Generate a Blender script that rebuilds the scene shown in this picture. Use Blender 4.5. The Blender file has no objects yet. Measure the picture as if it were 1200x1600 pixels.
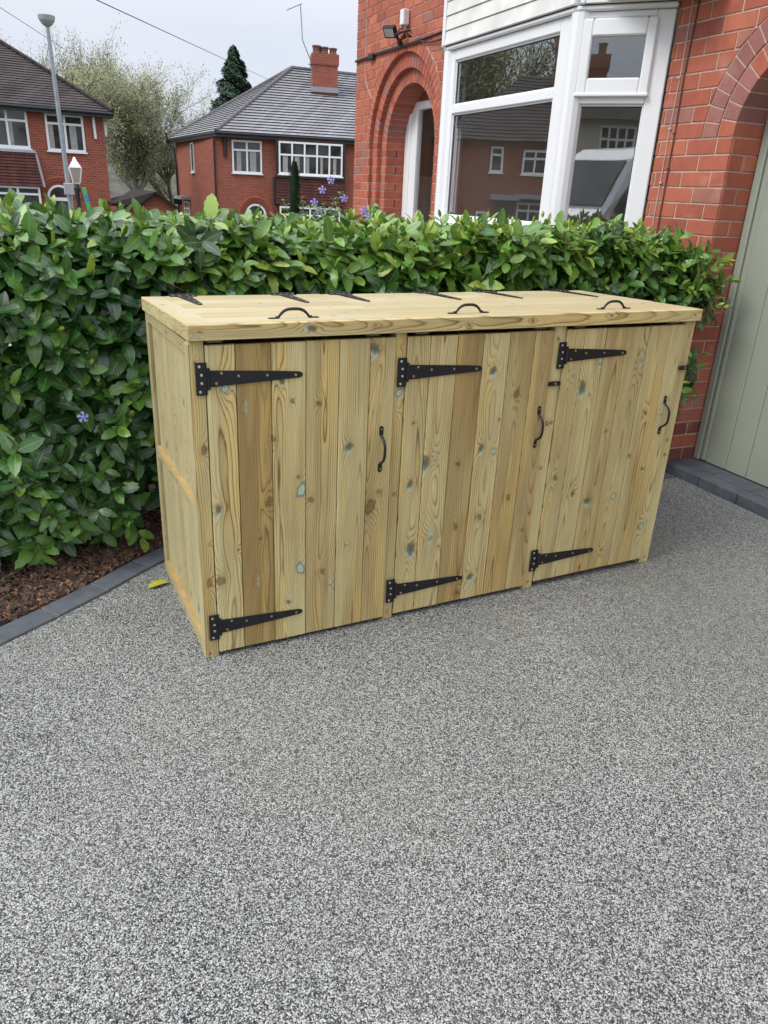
import bpy, bmesh, math, random
import numpy as np
from mathutils import Vector, Matrix
random.seed(7); rng = np.random.default_rng(7)
SC = bpy.context.scene
COL = SC.collection
PI = math.pi

# ------------------------------------------------------------------ camera
CAM = Vector((-0.386, -2.341, 1.589))
FWD = Vector((0.382, 0.837, -0.392)).normalized()
RGT = Vector((0.917, -0.398, 0.044)); RGT = (RGT - FWD * RGT.dot(FWD)).normalized()
UPV = RGT.cross(FWD)
cd = bpy.data.cameras.new('camera'); cam = bpy.data.objects.new('camera', cd); COL.objects.link(cam)
cam.matrix_world = Matrix(((RGT.x, UPV.x, -FWD.x, CAM.x), (RGT.y, UPV.y, -FWD.y, CAM.y), (RGT.z, UPV.z, -FWD.z, CAM.z), (0, 0, 0, 1)))
cd.sensor_fit = 'HORIZONTAL'; cd.sensor_width = 36; cd.lens = 1166.5 / 1200 * 36
cd.clip_start = 0.05; cd.clip_end = 2000
SC.camera = cam

# ------------------------------------------------------------------ light
SUN_EL, SUN_AZ = math.radians(46), math.radians(266)      # azimuth clockwise from +Y
W = bpy.data.worlds.new('World'); SC.world = W; W.use_nodes = True
nt = W.node_tree; nt.nodes.clear()
def wn(t, **k):
    n = nt.nodes.new(t)
    for a, b in k.items(): setattr(n, a, b)
    return n
sky = wn('ShaderNodeTexSky', sky_type='NISHITA', sun_disc=False, sun_elevation=SUN_EL, sun_rotation=SUN_AZ)
sky.air_density = 1.0; sky.dust_density = 2.0
tc = wn('ShaderNodeTexCoord'); mp = wn('ShaderNodeMapping'); mp.inputs['Scale'].default_value = (1, 1, 2.6)
ns = wn('ShaderNodeTexNoise'); ns.inputs['Scale'].default_value = 1.6; ns.inputs['Detail'].default_value = 5; ns.inputs['Roughness'].default_value = .5
cr = wn('ShaderNodeValToRGB'); cr.color_ramp.elements[0].position = .32; cr.color_ramp.elements[1].position = .68
cr.color_ramp.elements[0].color = (5.4, 6.0, 7.4, 1); cr.color_ramp.elements[1].color = (6.5, 6.75, 7.6, 1)
mx = wn('ShaderNodeMix', data_type='RGBA'); mx.inputs['Factor'].default_value = .9
bg = wn('ShaderNodeBackground'); bg.inputs['Strength'].default_value = 0.1
wo = wn('ShaderNodeOutputWorld')
L = nt.links.new
L(tc.outputs['Generated'], mp.inputs['Vector']); L(mp.outputs['Vector'], ns.inputs['Vector']); L(ns.outputs['Fac'], cr.inputs['Fac'])
sx_ = wn('ShaderNodeSeparateXYZ'); L(tc.outputs['Generated'], sx_.inputs[0])
mr = wn('ShaderNodeMapRange'); mr.inputs['From Min'].default_value = .16; mr.inputs['From Max'].default_value = .95; mr.inputs['To Min'].default_value = 1.0; mr.inputs['To Max'].default_value = 3.0
L(sx_.outputs['Z'], mr.inputs['Value'])
vm = wn('ShaderNodeVectorMath', operation='SCALE'); wz = wn('ShaderNodeMix', data_type='RGBA', blend_type='MULTIPLY'); wz.inputs['B'].default_value = (1.04, 1.0, .90, 1); L(sx_.outputs['Z'], wz.inputs['Factor'])
L(sky.outputs['Color'], mx.inputs['A']); L(cr.outputs['Color'], mx.inputs['B']); L(mx.outputs['Result'], wz.inputs['A']); L(wz.outputs['Result'], vm.inputs[0]); L(mr.outputs['Result'], vm.inputs['Scale']); L(vm.outputs['Vector'], bg.inputs['Color']); L(bg.outputs['Background'], wo.inputs['Surface'])
sd = bpy.data.lights.new('sun', 'SUN'); sd.energy = 1.5; sd.angle = math.radians(24); sd.color = (1, .965, .91)
so = bpy.data.objects.new('sun', sd); COL.objects.link(so)
sdir = Vector((math.sin(SUN_AZ) * math.cos(SUN_EL), math.cos(SUN_AZ) * math.cos(SUN_EL), math.sin(SUN_EL)))
so.rotation_euler = sdir.to_track_quat('Z', 'Y').to_euler()
vs = SC.view_settings; vs.view_transform = 'Standard'; vs.look = 'None'; vs.gamma = 1; vs.use_curve_mapping = False; vs.exposure = 0.38
SC.render.engine = 'CYCLES'

# ------------------------------------------------------------------ materials
class Mat:
    def __init__(s, name):
        s.m = bpy.data.materials.new(name); s.m.use_nodes = True; s.t = s.m.node_tree
        s.b = s.t.nodes['Principled BSDF']
    def n(s, t, **k):
        n = s.t.nodes.new('ShaderNode' + t)
        for a, b in k.items():
            if a == 'ins':
                for x, y in b.items(): n.inputs[x].default_value = y
            else: setattr(n, a, b)
        return n
    def l(s, a, b): s.t.links.new(a, b)
    def noise(s, vec, scale, detail=3, rough=.55, dist=0):
        n = s.n('TexNoise', ins={'Scale': scale, 'Detail': detail, 'Roughness': rough, 'Distortion': dist})
        if vec: s.l(vec, n.inputs['Vector'])
        return n.outputs['Fac']
    def ramp(s, fac, stops, interp='LINEAR'):
        r = s.n('ValToRGB'); e = r.color_ramp.elements; r.color_ramp.interpolation = interp
        while len(e) < len(stops): e.new(.5)
        for i, (p, c) in enumerate(stops):
            e[i].position = p; e[i].color = (c if isinstance(c, tuple) else (c, c, c)) + (1,)
        s.l(fac, r.inputs['Fac']); return r.outputs['Color']
    def mix(s, fac, a, b, mode='MIX'):
        m = s.n('Mix', data_type='RGBA', blend_type=mode)
        for k, v in (('Factor', fac), ('A', a), ('B', b)):
            sk = m.inputs[k] if k == 'Factor' else [i for i in m.inputs if i.name == k and i.type == 'RGBA'][0]
            if hasattr(v, 'is_linked'): s.l(v, sk)
            else: sk.default_value = v if k == 'Factor' else tuple(v) + (1,)
        return [o for o in m.outputs if o.type == 'RGBA'][0]
    def math(s, op, a, b=None, c=None):
        m = s.n('Math', operation=op)
        for i, v in enumerate((a, b, c)):
            if v is None: continue
            if hasattr(v, 'is_linked'): s.l(v, m.inputs[i])
            else: m.inputs[i].default_value = v
        return m.outputs[0]
    def attr(s, name): return s.n('Attribute', attribute_name=name)
    def bump(s, h, dist=.002, strength=.5, nrm=None):
        b = s.n('Bump', ins={'Strength': strength, 'Distance': dist}); s.l(h, b.inputs['Height'])
        if nrm: s.l(nrm, b.inputs['Normal'])
        s.l(b.outputs[0], s.b.inputs['Normal']); return b.outputs[0]
    def col(s, c):
        if hasattr(c, 'is_linked'): s.l(c, s.b.inputs['Base Color'])
        else: s.b.inputs['Base Color'].default_value = tuple(c) + (1,)
    def set(s, **k):
        for a, v in k.items():
            a = {'rough': 'Roughness', 'metal': 'Metallic', 'spec': 'Specular IOR Level', 'coat': 'Coat Weight'}[a]
            if hasattr(v, 'is_linked'): s.l(v, s.b.inputs[a])
            else: s.b.inputs[a].default_value = v
    def obj(s): return s.n('TexCoord').outputs['Object']
    def scale(s, vec, sc, off=None):
        m = s.n('Mapping'); m.inputs['Scale'].default_value = sc; s.l(vec, m.inputs['Vector'])
        if off is not None: s.l(off, m.inputs['Location'])
        return m.outputs[0]

def plain(name, c, rough=.5, metal=0, var=.12, sc=8, bump=0):
    M = Mat(name); v = M.noise(M.obj(), sc, 4)
    M.col(M.ramp(v, [(.3, tuple(x * (1 - var) for x in c)), (.7, tuple(min(1, x * (1 + var)) for x in c))]))
    M.set(rough=rough, metal=metal)
    if bump: M.bump(v, bump, .6)
    return M.m

# brick: tint attribute 0..1 picks the clay
def brick_mat():
    M = Mat('red_brick'); a = M.attr('tint').outputs['Fac']; o = M.obj()
    c = M.ramp(a, [(0, (.22, .065, .05)), (.25, (.36, .098, .062)), (.55, (.45, .130, .078)), (.8, (.51, .160, .092)), (.84, (.57, .19, .098)), (.93, (.37, .155, .130)), (1, (.31, .125, .11))])
    n1 = M.noise(o, 14, 5, .6); n2 = M.noise(o, 120, 3, .6)
    c = M.mix(.5, c, M.ramp(n1, [(.3, .62), (.7, 1.0)]), 'MULTIPLY')
    c = M.mix(M.ramp(n2, [(.62, 0.0), (.75, .35)]), c, (.16, .07, .06))
    c = M.mix(M.ramp(M.noise(o, 5, 4), [(.60, 0.), (.8, .3)]), c, (.6, .42, .36)); c = M.mix(M.ramp(M.noise(o, 2.2, 5, .65), [(.5, 0.), (.8, .4)]), c, (.12, .05, .04))
    M.col(c); M.set(rough=.78, spec=.3); M.bump(M.noise(o, 160, 4, .7), .0015, .5); return M.m
def mortar_mat():
    M = Mat('mortar'); o = M.obj(); n = M.noise(o, 40, 4)
    M.col(M.ramp(n, [(.3, (.42, .32, .26)), (.7, (.58, .46, .38))])); M.set(rough=.95, spec=.1); M.bump(n, .002, .5); return M.m
def far_brick_mat(name='far_red_brick', k=.95):
    M = Mat(name); uv = M.n('UVMap').outputs[0]
    b = M.n('TexBrick', ins={'Scale': 1.0, 'Mortar Size': .008, 'Brick Width': .23, 'Row Height': .083, 'Mortar Smooth': .3})
    b.inputs['Color1'].default_value = (.26 * k, .072 * k, .048 * k, 1); b.inputs['Color2'].default_value = (.35 * k, .098 * k, .062 * k, 1); b.inputs['Mortar'].default_value = (.36 * k, .2 * k, .15 * k, 1)
    M.l(uv, b.inputs['Vector'])
    c = M.mix(.5, b.outputs['Color'], M.ramp(M.noise(uv, 1.3, 5), [(.3, .72), (.7, 1.0)]), 'MULTIPLY')
    M.col(c); M.set(rough=.85, spec=.2); return M.m
def wood_mat(name, light, dark, late, gcon=.9):
    M = Mat(name)
    g = M.attr('ring').outputs['Fac']; kn = M.attr('knot').outputs['Fac']; te = M.attr('teal').outputs['Fac']; tone = M.attr('tone').outputs['Fac']
    rnd = M.n('ObjectInfo').outputs['Random']; o = M.obj()
    off = M.n('CombineXYZ'); M.l(M.math('MULTIPLY', rnd, 17.3), off.inputs[0]); M.l(M.math('MULTIPLY', rnd, 31.7), off.inputs[2])
    fine = M.noise(M.scale(o, (420, 420, 5), off.outputs[0]), 1, 3, .6)
    mid = M.noise(M.scale(o, (60, 60, 1.6), off.outputs[0]), 1, 3, .6)
    blot = M.noise(M.scale(o, (7, 7, 2.2), off.outputs[0]), 1, 4, .55)
    fr = M.math('FRACT', M.math('ADD', g, M.math('MULTIPLY', mid, .6)))
    line = M.ramp(fr, [(0, .75), (.06, .12), (.45, 0.0), (.80, .30), (.95, 1.0), (1.0, .75)])
    base = M.mix(tone, light, dark)
    base = M.mix(M.math('MULTIPLY', M.ramp(blot, [(.35, 0.), (.75, 1.)]), .4), base, (.33, .28, .13))
    amt = M.math('MULTIPLY', M.ramp(M.noise(M.scale(o, (16, 16, 1.2), off.outputs[0]), 1, 2), [(.32, .25), (.6, 1.)]), gcon)
    base = M.mix(M.ramp(M.noise(M.scale(o, (13, 13, .9), off.outputs[0]), 1, 2), [(.50, 0.), (.70, .7)]), base, tuple(min(1, a * b) for a, b in zip(light, (1.08, .88, .58))))
    base = M.mix(M.ramp(M.noise(M.scale(o, (21, 21, 1.5), off.outputs[0]), 1, 3), [(.50, 0.), (.72, .5)]), base, dark)
    c = M.mix(M.math('MULTIPLY', line, amt), base, late)
    c = M.mix(M.math('MULTIPLY', M.ramp(fine, [(.35, 1.), (.6, 0.)]), .28), c, late)
    c = M.mix(M.math('MULTIPLY', te, .72), c, (.46, .66, .54))
    c = M.mix(M.math('MULTIPLY', kn, .92), c, M.mix(M.math('GREATER_THAN', te, .3), (.10, .055, .025), (.05, .072, .058)))
    M.col(c); M.set(rough=.62, spec=.32)
    M.bump(M.math('ADD', M.math('MULTIPLY', fine, .6), M.math('ADD', M.math('MULTIPLY', line, .6), M.math('MULTIPLY', kn, .8))), .0006, .6)
    return M.m
def gravel_mat():
    M = Mat('resin_bound_gravel'); o = M.n('NewGeometry').outputs['Position']
    wv = M.n('VectorMath', operation='ADD'); M.l(o, wv.inputs[0])
    nn = M.n('TexNoise', ins={'Scale': 170., 'Detail': 1}); M.l(o, nn.inputs['Vector'])
    sc = M.n('VectorMath', operation='SCALE'); sc.inputs['Scale'].default_value = .005; M.l(nn.outputs['Color'], sc.inputs[0]); M.l(sc.outputs[0], wv.inputs[1])
    vo = M.n('TexVoronoi', ins={'Scale': 300., 'Randomness': 1.}); M.l(wv.outputs[0], vo.inputs['Vector'])
    s = M.n('SeparateColor'); M.l(vo.outputs['Color'], s.inputs[0])
    c = M.ramp(s.outputs[0], [(0, (.018, .022, .026)), (.20, (.055, .062, .066)), (.29, (.13, .134, .130)), (.42, (.23, .232, .22)), (.47, (.31, .312, .30)), (.64, (.42, .42, .40)), (.70, (.60, .60, .575)), (.96, (.74, .74, .71)), (.98, (.36, .25, .16)), (1, (.5, .33, .2))], 'CONSTANT')
    d = vo.outputs['Distance']
    c = M.mix(M.ramp(d, [(.52, 0.), (.85, .75)]), c, (.045, .045, .042))
    big = M.noise(o, 1.1, 4, .55)
    c = M.mix(1, c, M.ramp(big, [(.3, (.78, .80, .80)), (.7, (.97, .99, .985))]), 'MULTIPLY')
    c = M.mix(M.math('MULTIPLY', M.ramp(M.noise(o, .7, 4), [(.45, 0.), (.7, 1.)]), .3), c, (.20, .20, .17))
    M.col(c); M.set(rough=.5, spec=.45)
    M.bump(M.math('SUBTRACT', 1., d), .004, .8); return M.m
def leaf_mat(name, stops):
    M = Mat(name); uv = M.n('UVMap').outputs[0]; t = M.attr('tint').outputs['Fac']
    x = M.n('SeparateXYZ'); M.l(uv, x.inputs[0]); u, v = x.outputs[0], x.outputs[1]
    au = M.math('ABSOLUTE', M.math('SUBTRACT', u, .5))
    ob = M.n('ObjectInfo').outputs['Random']
    base = M.ramp(t, stops)
    vein = M.math('SINE', M.math('MULTIPLY', M.math('SUBTRACT', v, M.math('MULTIPLY', au, .55)), 62.))
    veins = M.ramp(vein, [(.0, 0.), (.82, 0.), (1., 1.)])
    n = M.noise(M.n('NewGeometry').outputs['Position'], 22, 4)
    c = M.mix(.5, base, M.ramp(n, [(.3, .6), (.7, 1.0)]), 'MULTIPLY')
    c = M.mix(M.math('MULTIPLY', veins, .12), c, (.16, .30, .06))
    c = M.mix(M.ramp(au, [(.0, .7), (.016, .6), (.036, 0.)]), c, (.22, .36, .11))
    bf = M.n('NewGeometry').outputs['Backfacing']
    c = M.mix(bf, c, M.mix(.55, c, (.15, .24, .08)))
    M.col(c); M.set(rough=M.math('ADD', .16, M.math('MULTIPLY', n, .25)), spec=.55, coat=.25); M.b.inputs['Coat Roughness'].default_value = .12
    M.b.inputs['Subsurface Weight'].default_value = 0
    M.bump(M.math('ADD', vein, M.math('MULTIPLY', n, 1.5)), .0012, .35)
    # a leaf lets some light through
    tr = M.n('BsdfTranslucent'); M.l(M.mix(1., c, (1.3, 1.6, .5), 'MULTIPLY'), tr.inputs['Color'])
    ms = M.n('MixShader', ins={0: .11}); out = M.t.nodes['Material Output']
    M.l(M.b.outputs[0], ms.inputs[1]); M.l(tr.outputs[0], ms.inputs[2]); M.l(ms.outputs[0], out.inputs['Surface'])
    return M.m
def glass_mat(name='window_glass', f0=.2, tintc=(.93, .95, .94)):
    M = Mat(name); lw = M.n('LayerWeight', ins={'Blend': .5}); f = M.math('ADD', f0, M.math('MULTIPLY', M.math('POWER', lw.outputs['Facing'], 4.), 1 - f0))
    g = M.n('BsdfGlossy', ins={'Roughness': .004}); g.inputs['Color'].default_value = (.95, .97, 1, 1)
    t = M.n('BsdfTransparent'); t.inputs['Color'].default_value = tintc + (1,)
    n = M.noise(M.obj(), 1.2, 1); b = M.n('Bump', ins={'Strength': .08, 'Distance': .02}); M.l(n, b.inputs['Height']); M.l(b.outputs[0], g.inputs['Normal'])
    ms = M.n('MixShader'); M.l(f, ms.inputs[0]); M.l(t.outputs[0], ms.inputs[1]); M.l(g.outputs[0], ms.inputs[2])
    M.l(ms.outputs[0], M.t.nodes['Material Output'].inputs['Surface']); M.t.nodes.remove(M.b); return M.m
def far_glass():
    M = Mat('far_window_glass'); M.col(M.ramp(M.noise(M.obj(), 1.5, 3), [(.35, (.015, .017, .02)), (.65, (.07, .075, .08))])); M.set(rough=.06, spec=.7); return M.m
def slate_mat(name, c1, c2, sc=3.):
    M = Mat(name); o = M.obj(); n = M.noise(o, sc, 5, .6)
    uv = M.n('UVMap').outputs[0]
    b = M.n('TexBrick', ins={'Scale': 1.0, 'Mortar Size': .006, 'Brick Width': .3, 'Row Height': 10., 'Color1': (.75, .75, .75, 1), 'Color2': (1, 1, 1, 1), 'Mortar': (.35, .35, .35, 1)}); M.l(uv, b.inputs['Vector'])
    c = M.mix(1., M.ramp(n, [(.3, c1), (.7, c2)]), b.outputs['Color'], 'MULTIPLY')
    M.col(c); M.set(rough=.75, spec=.3); return M.m
def soil_mat():
    M = Mat('soil'); o = M.n('NewGeometry').outputs['Position']; n = M.noise(o, 30, 6, .7)
    M.col(M.ramp(n, [(.3, (.03, .018, .012)), (.55, (.09, .05, .034)), (.75, (.17, .10, .07))])); M.set(rough=.95, spec=.1); M.bump(n, .02, 1.); return M.m
def edging_mat():
    M = Mat('charcoal_edging'); o = M.n('NewGeometry').outputs['Position']; n = M.noise(o, 9, 5, .6); f = M.noise(o, 260, 3, .6)
    c = M.ramp(n, [(.3, (.062, .072, .088)), (.7, (.125, .135, .152))])
    c = M.mix(M.ramp(f, [(.55, 0.), (.75, .35)]), c, (.22, .23, .25))
    M.col(c); M.set(rough=.6, spec=.4); M.bump(f, .0015, .6); return M.m

MT = dict(glass2=glass_mat('side_window_glass', .22),
    brick=brick_mat(), mortar=mortar_mat(), far_brick=far_brick_mat(), far_brick2=far_brick_mat('opposite_brick', .9),
    wood=wood_mat('pine_plank', (.74, .66, .335), (.33, .22, .075), (.19, .11, .032), 1.),
    woodtop=wood_mat('pine_lid', (.53, .485, .325), (.39, .325, .18), (.40, .29, .14), .55),
    woodside=wood_mat('pine_side', (.58, .53, .31), (.40, .33, .16), (.22, .16, .07), 1.),
    black=plain('black_iron', (.007, .0075, .009), .5, 0, .3, 30), screw=plain('zinc_screw', (.55, .53, .5), .3, .8),
    screw_brass=plain('brassy_screw', (.33, .25, .13), .4, .6),
    gravel=gravel_mat(), soil=soil_mat(), edging=edging_mat(),
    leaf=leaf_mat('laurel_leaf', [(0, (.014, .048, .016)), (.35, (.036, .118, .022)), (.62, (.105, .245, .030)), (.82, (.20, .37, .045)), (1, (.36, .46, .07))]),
    vinca=leaf_mat('periwinkle_leaf', [(0, (.03, .09, .03)), (1, (.16, .28, .06))]),
    petal=plain('violet_petal', (.27, .23, .60), .5), twig=plain('twig_bark', (.10, .07, .045), .8), stem=plain('green_stem', (.16, .24, .05), .5),
    upvc=plain('white_upvc', (.78, .79, .80), .28, 0, .02, 2), upvc_dirty=plain('weathered_white_cladding', (.69, .68, .645), .45, 0, .13, 5),
    rubber=plain('black_gasket', (.02, .02, .02), .6), glass=glass_mat('window_glass', .34), fglass=far_glass(),
    sage=plain('sage_green_door', (.30, .33, .265), .38, 0, .04, 2), plaster=plain('room_plaster', (.62, .60, .52), .9, 0, .05, 1),
    dim=plain('dark_shade_sheet', (.09, .085, .08), .9), cupboard=plain('pale_grey_cupboard', (.8, .85, .86), .6), navy=plain('navy_cloth', (.02, .03, .07), .9),  # dim: dark colour standing in for shade in recesses
    slate=slate_mat('grey_concrete_tiles', (.26, .255, .275), (.35, .345, .365)), slate_old=slate_mat('brown_clay_tiles', (.045, .036, .036), (.09, .07, .068), 1.5),
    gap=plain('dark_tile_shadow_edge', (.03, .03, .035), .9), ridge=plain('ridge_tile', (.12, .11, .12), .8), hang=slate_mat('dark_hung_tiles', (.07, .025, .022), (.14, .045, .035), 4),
    gutter=plain('black_gutter', (.015, .018, .024), .35), lead=plain('lead_flashing', (.25, .27, .3), .5), curtain=plain('net_curtain', (.30, .29, .28), .9, 0, .25, 12),
    steel=plain('galvanised_steel', (.30, .34, .37), .45, .3), white=plain('white_paint', (.75, .75, .76), .4), grey=plain('grey_plastic', (.35, .36, .38), .5),
    cable=plain('black_cable', (.02, .018, .018), .5), pale_cable=plain('pale_cable', (.45, .38, .33), .6), brown_cable=plain('brown_cable', (.10, .035, .03), .6),
    bark=plain('tree_bark', (.15, .135, .105), .9, 0, .3, 3), catkin=plain('young_olive_leaves', (.25, .262, .135), .8, 0, .3, .6), conifer=plain('conifer_green', (.030, .068, .034), .85, 0, .5, 1.2),
    conifer2=plain('cypress_green', (.02, .05, .018), .85, 0, .4, 5), hill=plain('wooded_hill', (.075, .072, .055), 1, 0, .5, .35),
    asphalt=plain('asphalt', (.055, .055, .057), .85, 0, .15, 30), ground=plain('rough_ground', (.10, .115, .06), .95, 0, .3, .5), paving=plain('path_paving', (.28, .26, .24), .85),
    van=plain('white_van_paint', (.74, .76, .79), .25, 0, .02, 2), tyre=plain('tyre', (.02, .02, .02), .8), cream=plain('cream_render', (.55, .5, .42), .9, 0, .08, 1),
    chip=plain('bark_chip', (.075, .045, .034), .95, 0, .7, 22), chip2=plain('pale_dead_leaf', (.20, .105, .055), .85, 0, .5, 11), yellow=plain('yellow_leaf', (.42, .40, .05), .5, 0, .3, 60),
    grass=plain('grass_blade', (.09, .16, .04), .5), stripe_g=plain('green_notice', (.05, .45, .12), .5), stripe_b=plain('blue_notice', (.05, .25, .6), .5), lampglass=plain('lantern_glass', (.38, .34, .32), .15),
    pipe=plain('clay_pot', (.15, .07, .05), .8),
)

# ------------------------------------------------------------------ builders
def tag(o, label=None, cat=None, group=None, kind=None):
    if label: o['label'] = label
    if cat: o['category'] = cat
    if group: o['group'] = group
    if kind: o['kind'] = kind
    return o
def empty(name, loc=(0, 0, 0), rz=0, parent=None):
    o = bpy.data.objects.new(name, None); COL.objects.link(o); o.location = loc; o.rotation_euler = (0, 0, rz); o.empty_display_size = .2
    o['_'] = 1; del o['_']
    WM[o.name] = Matrix.Translation(Vector(loc)) @ Matrix.Rotation(rz, 4, 'Z')
    if parent: o.parent = parent
    return o
WM = {}
def wm(o): return WM.get(o.name, Matrix.Identity(4)) if o is not None else Matrix.Identity(4)
class MB:
    """mesh builder in world metres; build() turns the points into the parent's space"""
    def __init__(s): s.v = []; s.f = []; s.uv = []; s.mi = []; s.cur = 0; s.hasuv = False
    def add(s, vs_, fs, uvs=None):
        b = len(s.v); s.v += [tuple(p) for p in vs_]
        for i, f in enumerate(fs):
            s.f.append(tuple(b + j for j in f)); s.mi.append(s.cur)
            if uvs: s.uv.append(uvs[i]); s.hasuv = True
            else: s.uv.append([(0, 0)] * len(f))
    def quad(s, a, b, c, d, uv=True):
        a, b, c, d = map(Vector, (a, b, c, d)); w = (b - a).length; h = (d - a).length; w2 = (c - d).length
        s.add([a, b, c, d], [(0, 1, 2, 3)], [[(0, 0), (w, 0), (w2, h), (0, h)]])
    def box(s, x0, x1, y0, y1, z0, z1, M=None):
        P = [Vector((x, y, z)) for z in (z0, z1) for y in (y0, y1) for x in (x0, x1)]
        if M is not None: P = [M @ p for p in P]
        F = [(0, 2, 3, 1), (4, 5, 7, 6), (0, 1, 5, 4), (2, 6, 7, 3), (0, 4, 6, 2), (1, 3, 7, 5)]
        if M is not None and M.determinant() < 0: F = [f[::-1] for f in F]
        uvs = []
        for f in F:
            a, b, c, d = [P[i] for i in f]; w = (b - a).length; h = (d - a).length
            # keep u horizontal
            if abs((b - a).normalized().z if w else 0) > .9: uvs.append([(0, 0), (0, w), (h, w), (h, 0)])
            else: uvs.append([(0, 0), (w, 0), (w, h), (0, h)])
        s.add(P, F, uvs)
    def bbox(s, x0, x1, y0, y1, z0, z1, M=None, bev=.004):
        """box with chamfered long edges"""
        x0, x1 = min(x0, x1), max(x0, x1); y0, y1 = min(y0, y1), max(y0, y1); z0, z1 = min(z0, z1), max(z0, z1)
        b = min(bev, (x1 - x0) * .3, (y1 - y0) * .3, (z1 - z0) * .3)
        bm = bmesh.new(); bmesh.ops.create_cube(bm, size=1)
        for v in bm.verts: v.co = Vector(((x0 + x1) / 2 + v.co.x * (x1 - x0), (y0 + y1) / 2 + v.co.y * (y1 - y0), (z0 + z1) / 2 + v.co.z * (z1 - z0)))
        bmesh.ops.bevel(bm, geom=bm.edges[:], offset=b, segments=1, affect='EDGES')
        bm.verts.index_update()
        P = [(M @ v.co if M is not None else v.co.copy()) for v in bm.verts]
        s.add(P, [tuple(v.index for v in f.verts) for f in bm.faces]); bm.free()
    def tube(s, pts, r, n=8, cap=True):
        pts = [Vector(p) for p in pts]; R = r if hasattr(r, '__len__') else [r] * len(pts)
        V = []; F = []; prev = None
        for i, p in enumerate(pts):
            d = (pts[min(i + 1, len(pts) - 1)] - pts[max(i - 1, 0)]).normalized()
            if prev is None:
                prev = d.orthogonal().normalized()
            prev = (prev - d * prev.dot(d))
            prev = prev.normalized() if prev.length > 1e-6 else d.orthogonal().normalized()
            q = d.cross(prev)
            for k in range(n): a = 2 * PI * k / n; V.append(p + (prev * math.cos(a) + q * math.sin(a)) * R[i])
        for i in range(len(pts) - 1):
            for k in range(n): F.append((i * n + k, i * n + (k + 1) % n, (i + 1) * n + (k + 1) % n, (i + 1) * n + k))
        if cap: F.append(tuple(range(n))[::-1]); F.append(tuple((len(pts) - 1) * n + k for k in range(n)))
        s.add(V, F)
    def lathe(s, c, prof, n=16, M=None):
        V = []; F = []
        for (r, z) in prof:
            for k in range(n): a = 2 * PI * k / n; p = Vector((r * math.cos(a), r * math.sin(a), z)); V.append((M @ p if M is not None else p) + Vector(c))
        for i in range(len(prof) - 1):
            for k in range(n): F.append((i * n + k, i * n + (k + 1) % n, (i + 1) * n + (k + 1) % n, (i + 1) * n + k))
        F.append(tuple(range(n))[::-1]); F.append(tuple((len(prof) - 1) * n + k for k in range(n)))
        s.add(V, F)
    def prism(s, poly, off, bev=0):
        """poly: 3-D points of the front face (any order), off: vector from front to back"""
        poly = [Vector(p) for p in poly]; off = Vector(off); n = len(poly)
        nn = Vector((0, 0, 0))
        for i in range(n): nn += poly[i].cross(poly[(i + 1) % n])
        if nn.dot(off) > 0: poly = poly[::-1]
        c = sum(poly, Vector()) / n; V = []; F = []
        if bev:
            o1 = off.normalized() * bev; ins = []
            for p in poly:
                d = c - p; ins.append(p + d.normalized() * min(bev * 1.4, d.length * .3))
            V = ins + [p + o1 for p in poly] + [p + off for p in poly]
            F.append(tuple(range(n)))
            for i in range(n):
                j = (i + 1) % n; F.append((i, n + i, n + j, j)); F.append((n + i, 2 * n + i, 2 * n + j, n + j))
            F.append(tuple(2 * n + i for i in range(n))[::-1])
        else:
            V = poly + [p + off for p in poly]; F.append(tuple(range(n)))
            for i in range(n): j = (i + 1) % n; F.append((i, n + i, n + j, j))
            F.append(tuple(n + i for i in range(n))[::-1])
        s.add(V, F)
    def mesh(s, name, mats, parent=None, smooth=False, attrs=None):
        m = bpy.data.meshes.new(name); inv = wm(parent).inverted()
        V = [inv @ Vector(p) for p in s.v] if parent is not None else s.v
        m.from_pydata([tuple(p) for p in V], [], s.f)
        for mm in (mats if isinstance(mats, (list, tuple)) else [mats]): m.materials.append(mm)
        m.polygons.foreach_set('material_index', s.mi)
        if s.hasuv:
            l = m.uv_layers.new(name='UVMap'); l.data.foreach_set('uv', [c for f in s.uv for p in f for c in p])
        if smooth: m.polygons.foreach_set('use_smooth', [True] * len(m.polygons))
        m.update(); return m
    def build(s, name, mats, parent=None, smooth=False):
        m = s.mesh(name, mats, parent, smooth); o = bpy.data.objects.new(name, m); COL.objects.link(o)
        if parent is not None: o.parent = parent; WM[o.name] = wm(parent)
        return o
def fattr(m, name, vals):
    a = m.attributes.new(name, 'FLOAT', 'POINT'); a.data.foreach_set('value', np.asarray(vals, dtype=np.float32))

# ------------------------------------------------------------------ ground
def poly_mesh(name, pts, z, mat, label=None, kind='structure'):
    mb = MB(); mb.add([(x, y, z) for x, y in pts], [tuple(range(len(pts)))]); o = mb.build(name, mat); tag(o, label, None, None, kind); return o
mb = MB(); N = 60
xs = [-1500, -400, -150, -60, -30, -16, -9, -4, 0, 3, 6, 10, 20, 40, 80, 200, 500, 1500]; ys = [-1500, -400, -100, -40, -20, -10, 0, 3, 6, 8, 12, 18, 25, 32, 45, 70, 110, 200, 500, 1500]
def gz(x, y):
    if y < 7: return -.05
    return -.05 - 1.35 * min(1, (y - 7) / 18)
mb.add([(x, y, gz(x, y)) for y in ys for x in xs], [(j * len(xs) + i, j * len(xs) + i + 1, (j + 1) * len(xs) + i + 1, (j + 1) * len(xs) + i) for j in range(len(ys) - 1) for i in range(len(xs) - 1)])
tag(mb.build('ground', MT['ground']), kind='structure')

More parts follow.
